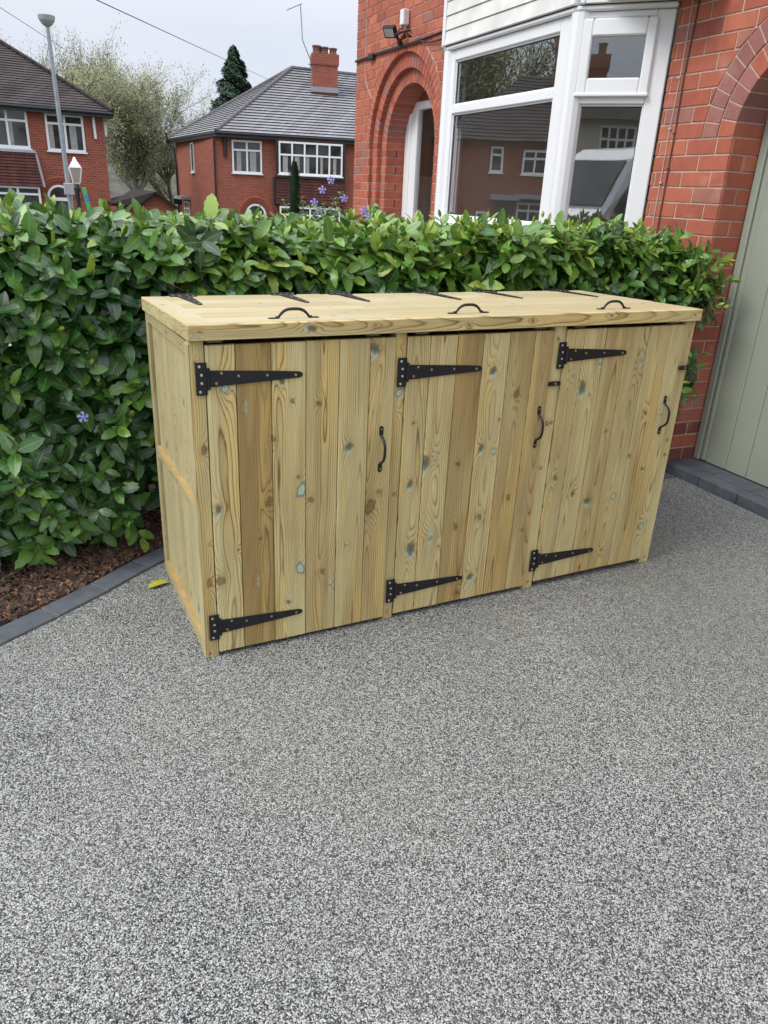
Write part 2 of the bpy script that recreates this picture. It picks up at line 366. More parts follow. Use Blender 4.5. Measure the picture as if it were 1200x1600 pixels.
# bed edge line (drive side), then straight behind the bin store to the house
EDGE = [(-2.6, -1.35), (-1.9, -.62), (-1.25, -.07), (-.93, .16), (-.70, .32), (-.51, .451), (-.313, .598), (-.10, .775), (.12, .93), (.38, 1.00), (.7, 1.02), (1.4, 1.02), (2.2, 1.01), (3.17, 1.0)]
poly_mesh('driveway', [(3.19, -9), (3.19, 1.0)] + [p for p in EDGE[::-1]] + [(-3.6, -2.4), (-3.6, -9)], 0.0, MT['gravel'])
poly_mesh('road', [(-3.65, -60), (-3.65, 8), (-3.65, 40), (-9.5, 40), (-9.5, -60)], -.03, MT['asphalt'])
mb = MB(); mb.box(-3.78, -3.62, -30, 8, -.02, .05); tag(mb.build('road_kerb', MT['edging']), kind='structure')

def offs(line, d):
    out = []
    for i, p in enumerate(line):
        a = Vector(line[max(0, i - 1)] + (0,)); b = Vector(line[min(len(line) - 1, i + 1)] + (0,)); t = (b - a).normalized(); n = Vector((-t.y, t.x, 0))
        out.append((p[0] + n.x * d, p[1] + n.y * d))
    return out
BACK = offs(EDGE, .105); WIDE = offs(EDGE, .122)
# soil of the bed, gently humped
def in_front(y, x):     # y of bed edge at x
    for a, b in zip(BACK, BACK[1:]):
        if a[0] <= x <= b[0]: return a[1] + (b[1] - a[1]) * (x - a[0]) / max(1e-6, b[0] - a[0])
    return BACK[-1][1] if x > BACK[-1][0] else BACK[0][1]
mb = MB(); nx, ny = 110, 24
V = []
for i in range(nx + 1):
    x = -2.5 + 5.7 * i / nx; y0 = in_front(0, x) - .004
    for j in range(ny + 1):
        t = j / ny; y = y0 + (2.0 - y0) * t
        V.append((x, y, .004 + .045 * math.sin(min(1, t * 2.2) * PI / 2) + (.012 * (rng.random() - .5) if 0 < j else 0)))
mb.add(V, [(i * (ny + 1) + j, (i + 1) * (ny + 1) + j, (i + 1) * (ny + 1) + j + 1, i * (ny + 1) + j + 1) for i in range(nx) for j in range(ny)])
bed = tag(mb.build('planting_bed', MT['soil'], smooth=True), kind='structure')
poly_mesh('garden_path', [(-3.5, 3.2), (3.2, 3.2), (3.6, 6.9), (-3.5, 7.5)], -.02, MT['paving']); poly_mesh('added_dark_soil', [(-3.5, 1.99), (3.2, 1.99), (3.2, 3.19), (-3.5, 3.19)], -.012, MT['soil'])  # dark soil sheet added so gaps in the hedge read dark

# edging blocks
edging = empty('bed_edging', (0, .8, 0)); tag(edging, 'curved row of charcoal edging blocks between soil bed and gravel drive', 'edging')
# walk along the polyline
seg = []; acc = 0
for a, b in zip(EDGE, EDGE[1:]): seg.append((acc, a, b)); acc += math.hypot(b[0] - a[0], b[1] - a[1])
def along(s):
    for st, a, b in seg:
        l = math.hypot(b[0] - a[0], b[1] - a[1])
        if s <= st + l: t = (s - st) / l; return Vector((a[0] + (b[0] - a[0]) * t, a[1] + (b[1] - a[1]) * t, 0)), Vector((b[0] - a[0], b[1] - a[1], 0)).normalized()
    return Vector((b[0], b[1], 0)), Vector((b[0] - a[0], b[1] - a[1], 0)).normalized()
s = 0.09
while s < acc - .1:
    p, t = along(s); q, t2 = along(s + .243); n1 = Vector((-t.y, t.x, 0)); n2 = Vector((-t2.y, t2.x, 0)); h = .012 + random.uniform(-.002, .002)
    mb = MB(); z = Vector((0, 0, h)); g = (q - p).normalized() * .0012
    mb.prism([p + g + z, q - g + z, q - g + n2 * .104 + z, p + g + n1 * .104 + z], (0, 0, -.08), .003)
    mb.build('edging_block', MT['edging'], edging); s += .246
mb = MB(); t_ = MB()
for i in range(len(EDGE) - 1):
    a, b, c, d = EDGE[i], EDGE[i + 1], WIDE[i + 1], WIDE[i]; mb.add([(a[0], a[1], .004), (b[0], b[1], .004), (c[0], c[1], .004), (d[0], d[1], .004)], [(0, 1, 2, 3)])
mb.build('bedding_mortar', plain('bedding_mortar', (.20, .17, .12), .95), edging)

# ------------------------------------------------------------------ main house
house = empty('brick_house', (3.22, 3.0, 0)); tag(house, 'near red brick house with white bay window, arched porch and green garage door', 'house')
FX = 3.22; CH = .0866; ZP = .0578; BL = .227
IMG = []
def screen(p):
    d = Vector(p) - CAM; w = d.dot(FWD)
    return (600 + 1166.5 * d.dot(RGT) / w, 800 - 1166.5 * d.dot(UPV) / w, w) if w > .05 else (-9, -9, 1)
BR = []    # brick records: poly (front, world), off vector, tint, size
def add_brick(poly, off, tint=None, jit=.0015):
    if tint is None:
        r = random.random(); tint = .2 if r < .04 else (random.uniform(.36, .62) if r < .72 else (random.uniform(.6, .82) if r < .93 else random.uniform(.9, .95)))
    n = -Vector(off).normalized(); j = random.uniform(-jit, jit)
    poly = [Vector(p) + n * j for p in poly]
    S = [screen(p) for p in poly]; us = [a[0] for a in S]; vs2 = [a[1] for a in S]
    vis = max(us) > 0 and min(us) < 1200 and max(vs2) > 0 and min(vs2) < 1600 and S[0][2] > 0
    A = 0
    for i in range(len(S)): k = (i + 1) % len(S); A += S[i][0] * S[k][1] - S[k][0] * S[i][1]
    # bricks the picture cannot show count for nothing: behind the hedge, the bay or the bin store
    c = sum(poly, Vector()) / len(poly); cu, cv, _ = screen(c)
    if not vis or (cv > 345 and cu < 1085) or cv > 720 or (690 < cu < 1000 and cv > 0 and c.y > 1.75) or n.dot(CAM - c) < 0: A = 0
    BR.append((abs(A), poly, Vector(off), tint))
MORT = MB()
def courses(P, y0, y1, z0, z1, gapf=None, phase=0., tintf=None, depth=.10):
    """stretcher bond on plane P(y,z)->world with outward offset vector P.off; gapf(z)->(ya,yb) hole"""
    k0 = math.floor((z0 - ZP) / CH)
    for k in range(k0, int((z1 - ZP) / CH) + 1):
        a, b = ZP + k * CH, ZP + (k + 1) * CH
        a2, b2 = max(a, z0), min(b, z1)
        if b2 - a2 < .02: continue
        ga = gapf(a2 + 1e-4) if gapf else None; gb = gapf(b2 - 1e-4) if gapf else None
        ivs = []
        if ga is None and gb is None: ivs = [((y0, y0), (y1, y1))]
        else:
            if ga is None: ga = (sum(gb) / 2,) * 2
            if gb is None: gb = (sum(ga) / 2,) * 2
            if min(ga[0], gb[0]) > y0 + .01: ivs.append(((y0, y0), (max(y0, ga[0]), max(y0, gb[0]))))
            if max(ga[1], gb[1]) < y1 - .01: ivs.append(((min(y1, ga[1]), min(y1, gb[1])), (y1, y1)))
        for (la, lb), (ra, rb) in ivs:
            q_ = .007 if max(ra, rb) - min(la, lb) > .03 else 0; MORT.prism([P.at(la + q_, a2, .006), P.at(ra - q_, a2, .006), P.at(rb - q_, b2, .006), P.at(lb + q_, b2, .006)], P.off * depth)
            st = phase + (BL / 2 if k % 2 else 0); i0 = math.floor((min(la, lb) - st) / BL) - 1
            i = i0
            while True:
                l = st + i * BL; r = l + BL; i += 1
                if l >= max(ra, rb): break
                if r <= min(la, lb) + .008: continue
                la_, lb_, ra_, rb_ = max(l, la), max(l, lb), min(r, ra), min(r, rb)
                la_ = min(la_, r); lb_ = min(lb_, r); ra_ = max(ra_, l); rb_ = max(rb_, l)
                if max(ra_ - la_, rb_ - lb_) < .018: continue
                if ra_ < la_: ra_ = la_ = (ra_ + la_) / 2
                if rb_ < lb_: rb_ = lb_ = (rb_ + lb_) / 2
                g = .005; ja = random.uniform(-.0012, .0012)
                fa = min(g, (ra_ - la_) / 2.1); fb = min(g, (rb_ - lb_) / 2.1)
                pl = [P.at(la_ + fa, a2 + .0048 + ja), P.at(ra_ - fa, a2 + .0048 - ja), P.at(rb_ - fb, b2 - .0048 - ja), P.at(lb_ + fb, b2 - .0048 + ja)]
                if (ra_ - la_) < .012: pl = [pl[0], pl[2], pl[3]]
                elif (rb_ - lb_) < .012: pl = pl[:3]
                add_brick(pl, P.off * (depth - .01), tintf(a2) if tintf else None)
class Plane:
    def __init__(s, o, t, n): s.o = Vector(o); s.t = Vector(t); s.n = Vector(n); s.off = -s.n
    def at(s, y, z, d=0): return s.o + s.t * y - s.n * d + Vector((0, 0, z))
FP = Plane((FX, 0, 0), (0, 1, 0), (-1, 0, 0))
# --- right pier + garage arch
GY, GZ, GR = .714, ZP + 22 * CH, .426
ycen = GY - .724; zc2 = GZ - .724 * math.tan(math.radians(60)); RB = GR + .724 / math.cos(math.radians(60))
def g_ext(z, t=.235):
    if z < GZ: return (2 * ycen - 1.140, 1.140)
    zt = zc2 + RB + t
    if z >= zt: return None
    if z < GZ + (GR + t) * math.sin(math.radians(60)): y = GY + math.sqrt((GR + t) ** 2 - (z - GZ) ** 2)
    else: y = ycen + math.sqrt((RB + t) ** 2 - (z - zc2) ** 2)
    return (2 * ycen - y, y)
base_tint = lambda z: (.02 if z < .28 and random.random() < .7 else None)
courses(FP, -1.8, 1.742, .06, 4.7, g_ext, 1.140, base_tint)
# rings of headers
def ring(x, yc, zc, r0, r1, a0, a1, n, depth, tint=None, mort=True):
    for i in range(n):
        b0 = a0 + (a1 - a0) * i / n; b1 = a0 + (a1 - a0) * (i + 1) / n; g = .004
        def P(r, b, sg): return Vector((x, yc + r * math.cos(b) - sg * g * math.sin(b) , zc + r * math.sin(b) + sg * g * math.cos(b)))
        s_ = 1 if b1 > b0 else -1
        add_brick([P(r0 + .003, b0, s_), P(r0 + .003, b1, -s_), P(r1 - .004, b1, -s_), P(r1 - .004, b0, s_)], Vector((depth, 0, 0)), tint() if tint else None, .001)
        MORT.prism([Vector((x + .005, yc + r * math.cos(b), zc + r * math.sin(b))) for r, b in ((r0 + .006, b0), (r0 + .006, b1), (r1 + .001, b1), (r1 + .001, b0))], (depth - .012, 0, 0))
pk = lambda: random.uniform(.93, 1.0) if random.random() < .8 else random.uniform(.5, .6)
d60 = math.radians(60)
for s_, (c0, sgn) in enumerate(((GY, 1), (2 * ycen - GY, -1))):
    A0, A1 = (0, d60) if sgn > 0 else (PI, PI - d60)
    ring(FX - .001, c0, GZ, GR, GR + .1165, A0, A1, 6, .225, pk); ring(FX - .001, c0, GZ, GR + .1185, GR + .235, A0, A1, 8, .225, pk)
ring(FX - .001, ycen, zc2, RB, RB + .1165, d60, PI - d60, 24, .225, pk); ring(FX - .001, ycen, zc2, RB + .1185, RB + .235, d60, PI - d60, 26, .225, pk)
# jamb of the garage opening, seen face on
JP = Plane((0, 1.140, 0), (1, 0, 0), (0, -1, 0))
courses(JP, FX + .006, 3.50, .06, GZ, None, FX + .006 - BL * .5 + .0, base_tint, .09)
MORT.box(FX + .02, 3.5, 1.15, 1.24, .06, 1.94)
JP2 = Plane((0, 2 * ycen - 1.140, 0), (1, 0, 0), (0, 1, 0))
courses(JP2, FX + .006, 3.50, .06, GZ, None, FX + .006, base_tint, .09)
# --- porch wall
PY, PZ = 5.60, ZP + 23 * CH
def p_ext(z):
    if z < PZ: return (PY - .855, PY + .855)
    if z >= PZ + .97: return None
    y = math.sqrt(.97 ** 2 - (z - PZ) ** 2); return (PY - y, PY + y)
courses(FP, 4.34, 6.92, .0, 4.7, p_ext, 6.92)
ring(FX - .001, PY, PZ, .855, .97, 0, PI, 38, .05)
ring(3.265, PY, PZ, .72, .86, 0, PI, 34, .06, lambda: random.choice([.3, .5, .7, .95]))
ring(3.32, PY, PZ, .59, .725, 0, PI, 30, .26, lambda: random.choice([.3, .5, .7, .95]))
for (x, a, b, dp) in ((3.265, .72, .862, .06), (3.32, .59, .727, .25)):
    for sg in (-1, 1):
        lo, hi = sorted((PY + sg * a, PY + sg * b)); PP = Plane((x, 0, 0), (0, 1, 0), (-1, 0, 0))
        courses(PP, lo, hi, 0, PZ, None, lo + .001, None, dp)
for sg, nn in ((1, -1), (-1, 1)):
    for (r, x0, x1) in ((.855, FX + .004, 3.262), (.72, 3.27, 3.318), (.59, 3.325, 3.562)):
        PP = Plane((0, PY + sg * r, 0), (1, 0, 0), (0, nn, 0)); courses(PP, x0, x1, 0, PZ, None, x1 - .11 - (BL / 2 if r > .6 else 0), None, .03)
# wall above the bay and behind the pier
courses(FP, 1.742, 4.34, 3.62, 4.7, None, 1.14)
wall = MORT.build('wall', MT['mortar'], house)
BR.sort(key=lambda r: -r[0])
print('bricks', len(BR), 'visible', sum(1 for b in BR if b[0] > 0))
for rec in BR[:298]:
    mb = MB(); mb.prism(rec[1], rec[2], .003); o = mb.build('brick', MT['brick'], wall); fattr(o.data, 'tint', [rec[3]] * len(o.data.vertices))
mb = MB(); tv = []
for rec in BR[298:]:
    n0 = len(mb.v); mb.prism(rec[1], rec[2], .003); tv += [rec[3]] * (len(mb.v) - n0)
o = mb.build('brickwork', MT['brick'], wall); fattr(o.data, 'tint', tv); o['kind'] = 'stuff'
# body of the house behind the facade
mb = MB()
mb.quad((FX + .1, 6.92, 0), (11, 6.92, 0), (11, 6.92, 4.7), (FX + .1, 6.92, 4.7)); mb.quad((11, -5, 0), (11, 6.92, 0), (11, 6.92, 4.7), (11, -5, 4.7)); mb.quad((FX + .02, -5, 0), (FX + .02, -1.8, 0), (FX + .02, -1.8, 4.7), (FX + .02, -5, 4.7)); mb.quad((FX + .02, -5, 0), (11, -5, 0), (11, -5, 4.7), (FX + .02, -5, 4.7))
mb.build('outer_wall', MT['far_brick'], house)
mb = MB(); mb.quad((2.75, -5.4, 4.70), (2.75, 7.35, 4.70), (7, 3.5, 7.6), (7, -1.5, 7.6)); mb.quad((11.4, -5.4, 4.70), (11.4, 7.35, 4.70), (7, 3.5, 7.6), (7, -1.5, 7.6)); mb.add([(2.75, 7.35, 4.7), (11.4, 7.35, 4.7), (7, 3.5, 7.6)], [(0, 1, 2)]); mb.add([(2.75, -5.4, 4.7), (11.4, -5.4, 4.7), (7, -1.5, 7.6)], [(0, 1, 2)])
rf = mb.build('roof', MT['slate_old'], house)
mb = MB(); mb.box(2.75, 3.1, -5.4, 7.35, 4.62, 4.69); mb.build('soffit', MT['upvc'], rf)

# garage door
mb = MB(); X = 3.452
def arch_y(z, t=0):
    g = g_ext(z, t); return g
pts = []
for i in range(25):
    z = .075 + (zc2 + RB - .075 - .02) * i / 24; g = arch_y(z, -.0) if z > GZ else (2 * ycen - 1.140, 1.140); pts.append((z, g))
gd = MB()
gd.box(X + .03, X + .06, 2 * ycen - 1.14, 1.135, .067, 2.70); gdo = gd.build('garage_door', MT['sage'], house)
fr_ = MB(); fr_.bbox(X - .02, X + .04, 1.085, 1.134, .068, 2.55, bev=.006); fr_.bbox(X - .012, X + .03, 1.045, 1.083, .068, 2.55, bev=.012); fr_.build('door_frame', MT['sage'], gdo)
ws = [.17, .16, .205, .17, .16, .205] * 3; yy = 1.043
for k, wd in enumerate(ws):
    if yy - wd < -1.15: break
    mb = MB(); mb.bbox(X - .008, X + .028, yy - wd + .003, yy, .070, 2.68, bev=.005); mb.build('door_board', MT['sage'], gdo); yy -= wd
mb = MB()
# dark sheet standing in for unlit garage depth, so the arch reads dark
mb.box(3.47, 3.49, 2 * ycen - 1.16, 1.16, 1.94, 2.75); mb.build('arch_shade_sheet', MT['dim'], house)
th = empty('garage_threshold', (3.3, 0, 0)); tag(th, 'raised charcoal block step along the foot of the green garage door', 'threshold')
yy = 1.14
while yy > -1.1:
    mb = MB(); mb.bbox(3.20, 3.31, yy - .296, yy - .003, -.05, .062, bev=.005); mb.build('step_block', MT['edging'], th)
    mb = MB(); mb.bbox(3.313, 3.452, yy - .296, yy - .003, -.05, .066, bev=.004); mb.build('sill_block', MT['edging'], th); yy -= .299
mb = MB(); mb.bbox(3.195, 3.218, 1.143, 1.74, -.05, .055, bev=.004); mb.build('step_block', MT['edging'], th)

# ------------------------------------------------------------------ bay window
class Facet:
    def __init__(s, o, t, n, L): s.o = Vector(o); s.t = Vector(t).normalized(); s.n = Vector(n).normalized(); s.L = L
    def M(s): return Matrix(((s.t.x, s.n.x, 0, s.o.x), (s.t.y, s.n.y, 0, s.o.y), (0, 0, 1, 0), (0, 0, 0, 1)))
c0 = (2.839, 2.171, 0); c1 = (2.839, 3.906, 0)
a42 = math.radians(42)
KF = Facet(c0, (math.sin(a42), -math.cos(a42), 0), (-math.cos(a42), -math.sin(a42), 0), .572)
FF = Facet(c0, (0, 1, 0), (-1, 0, 0), 1.735)
LF = Facet(c1, (math.sin(a42), math.cos(a42), 0), (-math.cos(a42), math.sin(a42), 0), .572)
bay = MB(); gas = MB()
SB, TR0, TR1, HD0, HD1 = 1.40, 2.212, 2.272, 2.590, 2.665
def member(F, s0, s1, z0, z1, d0=-.06, d1=0., bev=.006): bay.bbox(s0, s1, d0, d1, z0, z1, F.M(), bev)
def gasket(F, s0, s1, z0, z1, d):
    M = F.M(); w = .006
    for a in ((s0, s0 + w, z0, z1), (s1 - w, s1, z0, z1), (s0, s1, z0, z0 + w), (s0, s1, z1 - w, z1)): gas.box(a[0], a[1], d - .004, d, a[2], a[3], M)
def frame(F, s0, s1, zb, zt, w=.05):
    pass
panes = []
# front facet
member(FF, .07, .197, SB, HD1); member(FF, 1.605, 1.72, SB, HD1)
member(FF, .197, 1.605, TR0, TR1, -.06, .002); member(FF, .197, 1.605, HD0, HD1, -.06, .001); member(FF, .197, 1.605, SB - .02, SB + .04, -.06, .003)
for z0, z1 in ((SB + .04, TR0), (TR1, HD0)):
    for a in ((.197, .209, z0, z1), (1.593, 1.605, z0, z1), (.209, 1.593, z0, z0 + .012), (.209, 1.593, z1 - .012, z1)): member(FF, a[0], a[1], a[2], a[3], -.05, -.014, .004)
    gasket(FF, .209, 1.593, z0 + .012, z1 - .012, -.024); panes.append((FF, .205, 1.6, z0 + .008, z1 - .008, -.03))
# canted facets
for F in (KF, LF):
    member(F, .0, .036, SB, HD1, -.06, -.002); member(F, .461, .565, SB, HD1); member(F, .036, .461, HD1 - .035, HD1, -.06, .001); member(F, .036, .461, 2.168, 2.212 + .018, -.06, .002); member(F, .036, .461, SB - .02, SB + .04, -.06, .003)
    # lower fixed pane
    for a in ((.036, .046, SB + .04, 2.168), (.451, .461, SB + .04, 2.168), (.046, .451, SB + .04, SB + .052), (.046, .451, 2.156, 2.168)): member(F, a[0], a[1], a[2], a[3], -.05, -.014, .004)
    gasket(F, .046, .451, SB + .052, 2.156, -.024); panes.append((F, .042, .456, SB + .046, 2.162, -.03))
# corner posts
for (c, k) in ((c0, 1), (c1, -1)):
    bay.lathe((c[0] + .035, c[1] + .02 * k, 0), [(.068, SB - .02), (.068, HD1)], 12)
# sill
for F in (FF, KF, LF): bay.bbox(-.03, F.L + (.03 if F is FF else 0), -.06, .05, SB - .07, SB - .022, F.M(), .01)
# head under the cladding
for F in (FF, KF, LF): bay.bbox(-.012, F.L + (.012 if F is FF else 0), -.06, .032, HD1 + .002, HD1 + .03, F.M(), .008)
bayo = bay.build('bay_window', MT['upvc'], house)
gas.build('gasket', MT['rubber'], bayo)
for F in (KF, LF):   # opening sash of the upper light
    mb = MB(); M = F.M(); z0, z1 = 2.214, HD1 - .038; s0, s1 = .03, .475
    w = .095
    for a in ((s0, s0 + .065, z0, z1), (s1 - w * .62, s1, z0, z1), (s0 + .065, s1 - w * .62, z0, z0 + w), (s0 + .065, s1 - w * .62, z1 - w, z1)): mb.bbox(a[0], a[1], -.02, .026, a[2], a[3], M, .009)
    mb.bbox(s0 - .004, s1 + .004, -.01, .034, z0 - .008, z0 + .012, M, .005)
    sh = mb.build('sash', MT['upvc'], bayo)
    panes.append((F, s0 + .065 - .003, s1 - w * .62 + .003, z0 + w - .003, z1 - w + .003, .002))
for (F, a, b, z0, z1, d) in panes:
    mb = MB(); M = F.M(); mb.quad(M @ Vector((a, d, z0)), M @ Vector((b, d, z0)), M @ Vector((b, d, z1)), M @ Vector((a, d, z1))); mb.build('pane', MT['glass'] if F is FF else MT['glass2'], bayo)
# brick apron under the sill
mb = MB()
for F in (FF, KF, LF):
    M = F.M(); mb.quad(M @ Vector((0, -.01, 0)), M @ Vector((F.L, -.01, 0)), M @ Vector((F.L, -.01, SB - .07)), M @ Vector((0, -.01, SB - .07)))
mb.build('apron_wall', MT['far_brick'], bayo)
# cladding
for F, ex in ((FF, .0), (KF, 0), (LF, 0)):
    z = HD1 + .034; i = 0
    hb = .099 if F is FF else .099
    while z < 3.62:
        mb = MB(); M = F.M(); a = .03 if F is FF else .036; b = F.L - .03 if F is FF else F.L - .02
        # lapped board: bottom edge stands proud
        P = [(a, .034, z), (b, .034, z), (b, .052, z + .004), (a, .052, z + .004), (a, .044, z + hb - .004), (b, .044, z + hb - .004), (b, .030, z + hb - .001), (a, .030, z + hb - .001)]
        P = [M @ Vector(p) for p in P]; fl = [(0, 1, 2, 3), (3, 2, 5, 4), (4, 5, 6, 7), (0, 3, 4, 7), (1, 6, 5, 2)]
        mb.add(P, fl); mb.build('cladding_board', MT['upvc_dirty'], bayo); z += hb; i += 1
mb = MB()
for F in (FF, KF, LF): mb.box(0, F.L, -.05, .029, HD1 + .031, 3.62, F.M())
mb.build('cladding_backing', MT['rubber'], bayo)
mb = MB()
for F, s0, s1 in ((FF, -.005, .028), (FF, 1.707, 1.74), (KF, 0.003, .034), (KF, .553, .578), (LF, .003, .034), (LF, .553, .578)): mb.bbox(s0, s1, .0, .060, HD1 + .032, 3.62, F.M(), .006)
mb.build('corner_trim', MT['upvc'], bayo)
mb = MB(); mb.add([KF.M() @ Vector((.58, 0.06, 3.62)), KF.M() @ Vector((0, .06, 3.62)), LF.M() @ Vector((0, .06, 3.62)), LF.M() @ Vector((.58, .06, 3.62))], [(0, 1, 2, 3)]); mb.build('bay_cap', MT['lead'], bayo)
# room behind
mb = MB(); a, b, c, d, e, f = 3.26, 7.0, 1.35, 4.30, .3, 2.72
mb.quad((b, c, e), (b, d, e), (b, d, f), (b, c, f)); mb.quad((a, c, e), (b, c, e), (b, c, f), (a, c, f)); mb.quad((a, d, e), (b, d, e), (b, d, f), (a, d, f)); mb.quad((2.9, c, f), (b, c, f), (b, d, f), (2.9, d, f)); mb.quad((2.9, c, e), (b, c, e), (b, d, e), (2.9, d, e))
mb.build('room', MT['plaster'], house)

# porch door
pd = MB(); xd = 3.562
pd.bbox(xd, xd + .07, 5.93, 6.19, 0, 2.46, bev=.01); pd.bbox(xd - .02, xd + .05, 6.07, 6.188, 0, 2.50, bev=.012); pd.bbox(xd, xd + .07, 4.9, 6.19, 2.44, 2.52, bev=.01); pd.bbox(xd + .01, xd + .06, 4.98, 5.05, 0, 2.44, bev=.01); pd.bbox(xd + .01, xd + .06, 4.98, 6.0, 0, .12, bev=.01)
pdo = pd.build('porch_door', MT['upvc'], house)
mb = MB(); mb.quad((xd + .035, 5.05, .12), (xd + .035, 5.93, .12), (xd + .035, 5.93, 2.44), (xd + .035, 5.05, 2.44)); mb.build('pane', glass_mat('porch_glass', .05), pdo)
mb = MB()
for (z0, z1) in ((2.525, 2.68),): mb.box(xd + .02, xd + .08, 4.9, 6.3, z0, z1)
hw_o = mb.build('head_wall', MT['brick'], pdo); fattr(hw_o.data, 'tint', [.1] * len(hw_o.data.vertices))
mb = MB(); mb.quad((6.2, 4.4, 0), (6.2, 6.88, 0), (6.2, 6.88, 2.72), (6.2, 4.4, 2.72)); mb.quad((3.40, 6.88, 0), (6.2, 6.88, 0), (6.2, 6.88, 2.72), (3.40, 6.88, 2.72)); mb.quad((3.6, 4.4, 2.72), (6.2, 4.4, 2.72), (6.2, 6.88, 2.72), (3.6, 6.88, 2.72))
mb.build('hall_wall', MT['plaster'], house)
mb = MB(); mb.bbox(3.75, 6.1, 6.62, 6.87, 0, 1.80); mb.build('hall_cupboard', MT['cupboard'], house)

# security light on the wall
sl = empty('security_light', (3.2, 5.55, 3.05)); tag(sl, 'small black floodlight under a white sensor box above the porch arch', 'security light')
mb = MB(); mb.bbox(3.145, 3.215, 5.50, 5.585, 3.12, 3.255, bev=.008); mb.build('sensor_box', MT['white'], sl)
mb = MB(); mb.tube([(3.21, 5.46, 3.075), (3.15, 5.52, 3.06), (3.12, 5.60, 3.045)], .012, 8); mb.tube([(3.17, 5.54, 3.12), (3.165, 5.56, 3.09), (3.165, 5.61, 3.10), (3.15, 5.62, 3.07)], .006, 6); mb.lathe((3.19, 5.66, 2.97), [(.02, 0), (.026, .03), (.015, .05)], 10); mb.tube([(3.18, 5.66, 3.01), (3.13, 5.63, 3.05)], .012, 8); mb.build('bracket', MT['black'], sl)
M = Matrix.Translation((3.10, 5.70, 3.08)) @ Matrix.Rotation(math.radians(22), 4, 'X') @ Matrix.Rotation(math.radians(-28), 4, 'Y') @ Matrix.Rotation(math.radians(35), 4, 'Z')
mb = MB(); mb.bbox(-.02, .025, -.075, .075, -.055, .055, M, .008); lh = mb.build('lamp_head', MT['black'], sl)
mb = MB(); mb.bbox(-.024, -.021, -.055, .055, -.038, .038, M, .001); mb.build('lens', MT['lampglass'], lh)
# cables
cb = MB(); pts = [(FX - .012, y, 2.972 - .012 * math.sin((y - 4.35) * 1.9) - (.01 if y > 6.5 else 0)) for y in np.linspace(4.36, 6.91, 22)]
cb.tube(pts, .009, 6); cb.tube([(p[0] - .008, p[1], p[2] - .014 - (.05 * math.sin(min(1, max(0, (5.2 - p[1]) / .8)) * PI))) for p in pts], .007, 6)
cb.bbox(3.17, 3.212, 6.34, 6.47, 2.925, 2.985, bev=.01)
tag(cb.build('wall_cable', MT['cable']), 'black cables with a junction box running across the wall over the porch arch', 'cable')
cb = MB(); cb.tube([(FX - .004, 6.62, 2.95), (FX - .004, 6.625, 2.84), (FX - .004, 6.60, 2.74), (FX - .004, 6.53, 2.66), (FX - .004, 6.44, 2.59), (3.24, 6.40, 2.52)], .0045, 5)
tag(cb.build('bell_wire', MT['pale_cable']), 'thin pale wire curving down the wall left of the porch arch', 'cable')
cb = MB(); cb.tube([(FX - .004, 6.625, 3.9), (FX - .004, 6.62, 2.99)], .004, 5); tag(cb.build('bell_wire', MT['pale_cable']), 'thin pale wire running straight up the house corner above the junction box', 'cable')
cb = MB(); cb.tube([(FX - .004, 1.631, 3.2), (FX - .004, 1.63, 2.7), (FX - .004, 1.629, 2.31), (FX - .004, 1.639, 2.03), (FX - .004, 1.649, 1.2)], .0038, 5)
for z in (2.29, 2.02, 1.72): cb.bbox(FX - .012, FX, 1.627, 1.648, z, z + .012, bev=.002)
tag(cb.build('wall_wire', MT['pale_cable']), 'pale thin wire clipped down the brickwork beside the bay window', 'cable')
cb = MB(); cb.tube([(FX - .005, 1.572, 3.2), (FX - .005, 1.58, 2.68), (FX - .005, 1.597, 2.305), (FX - .005, 1.59, 2.03), (FX - .005, 1.598, 1.2)], .005, 5)
for z in (1.995, 1.8): cb.bbox(FX - .012, FX, 1.585, 1.605, z, z + .01, bev=.002)
tag(cb.build('wall_wire', MT['brown_cable']), 'dark brown wire down the brickwork right of the pale wire', 'cable')

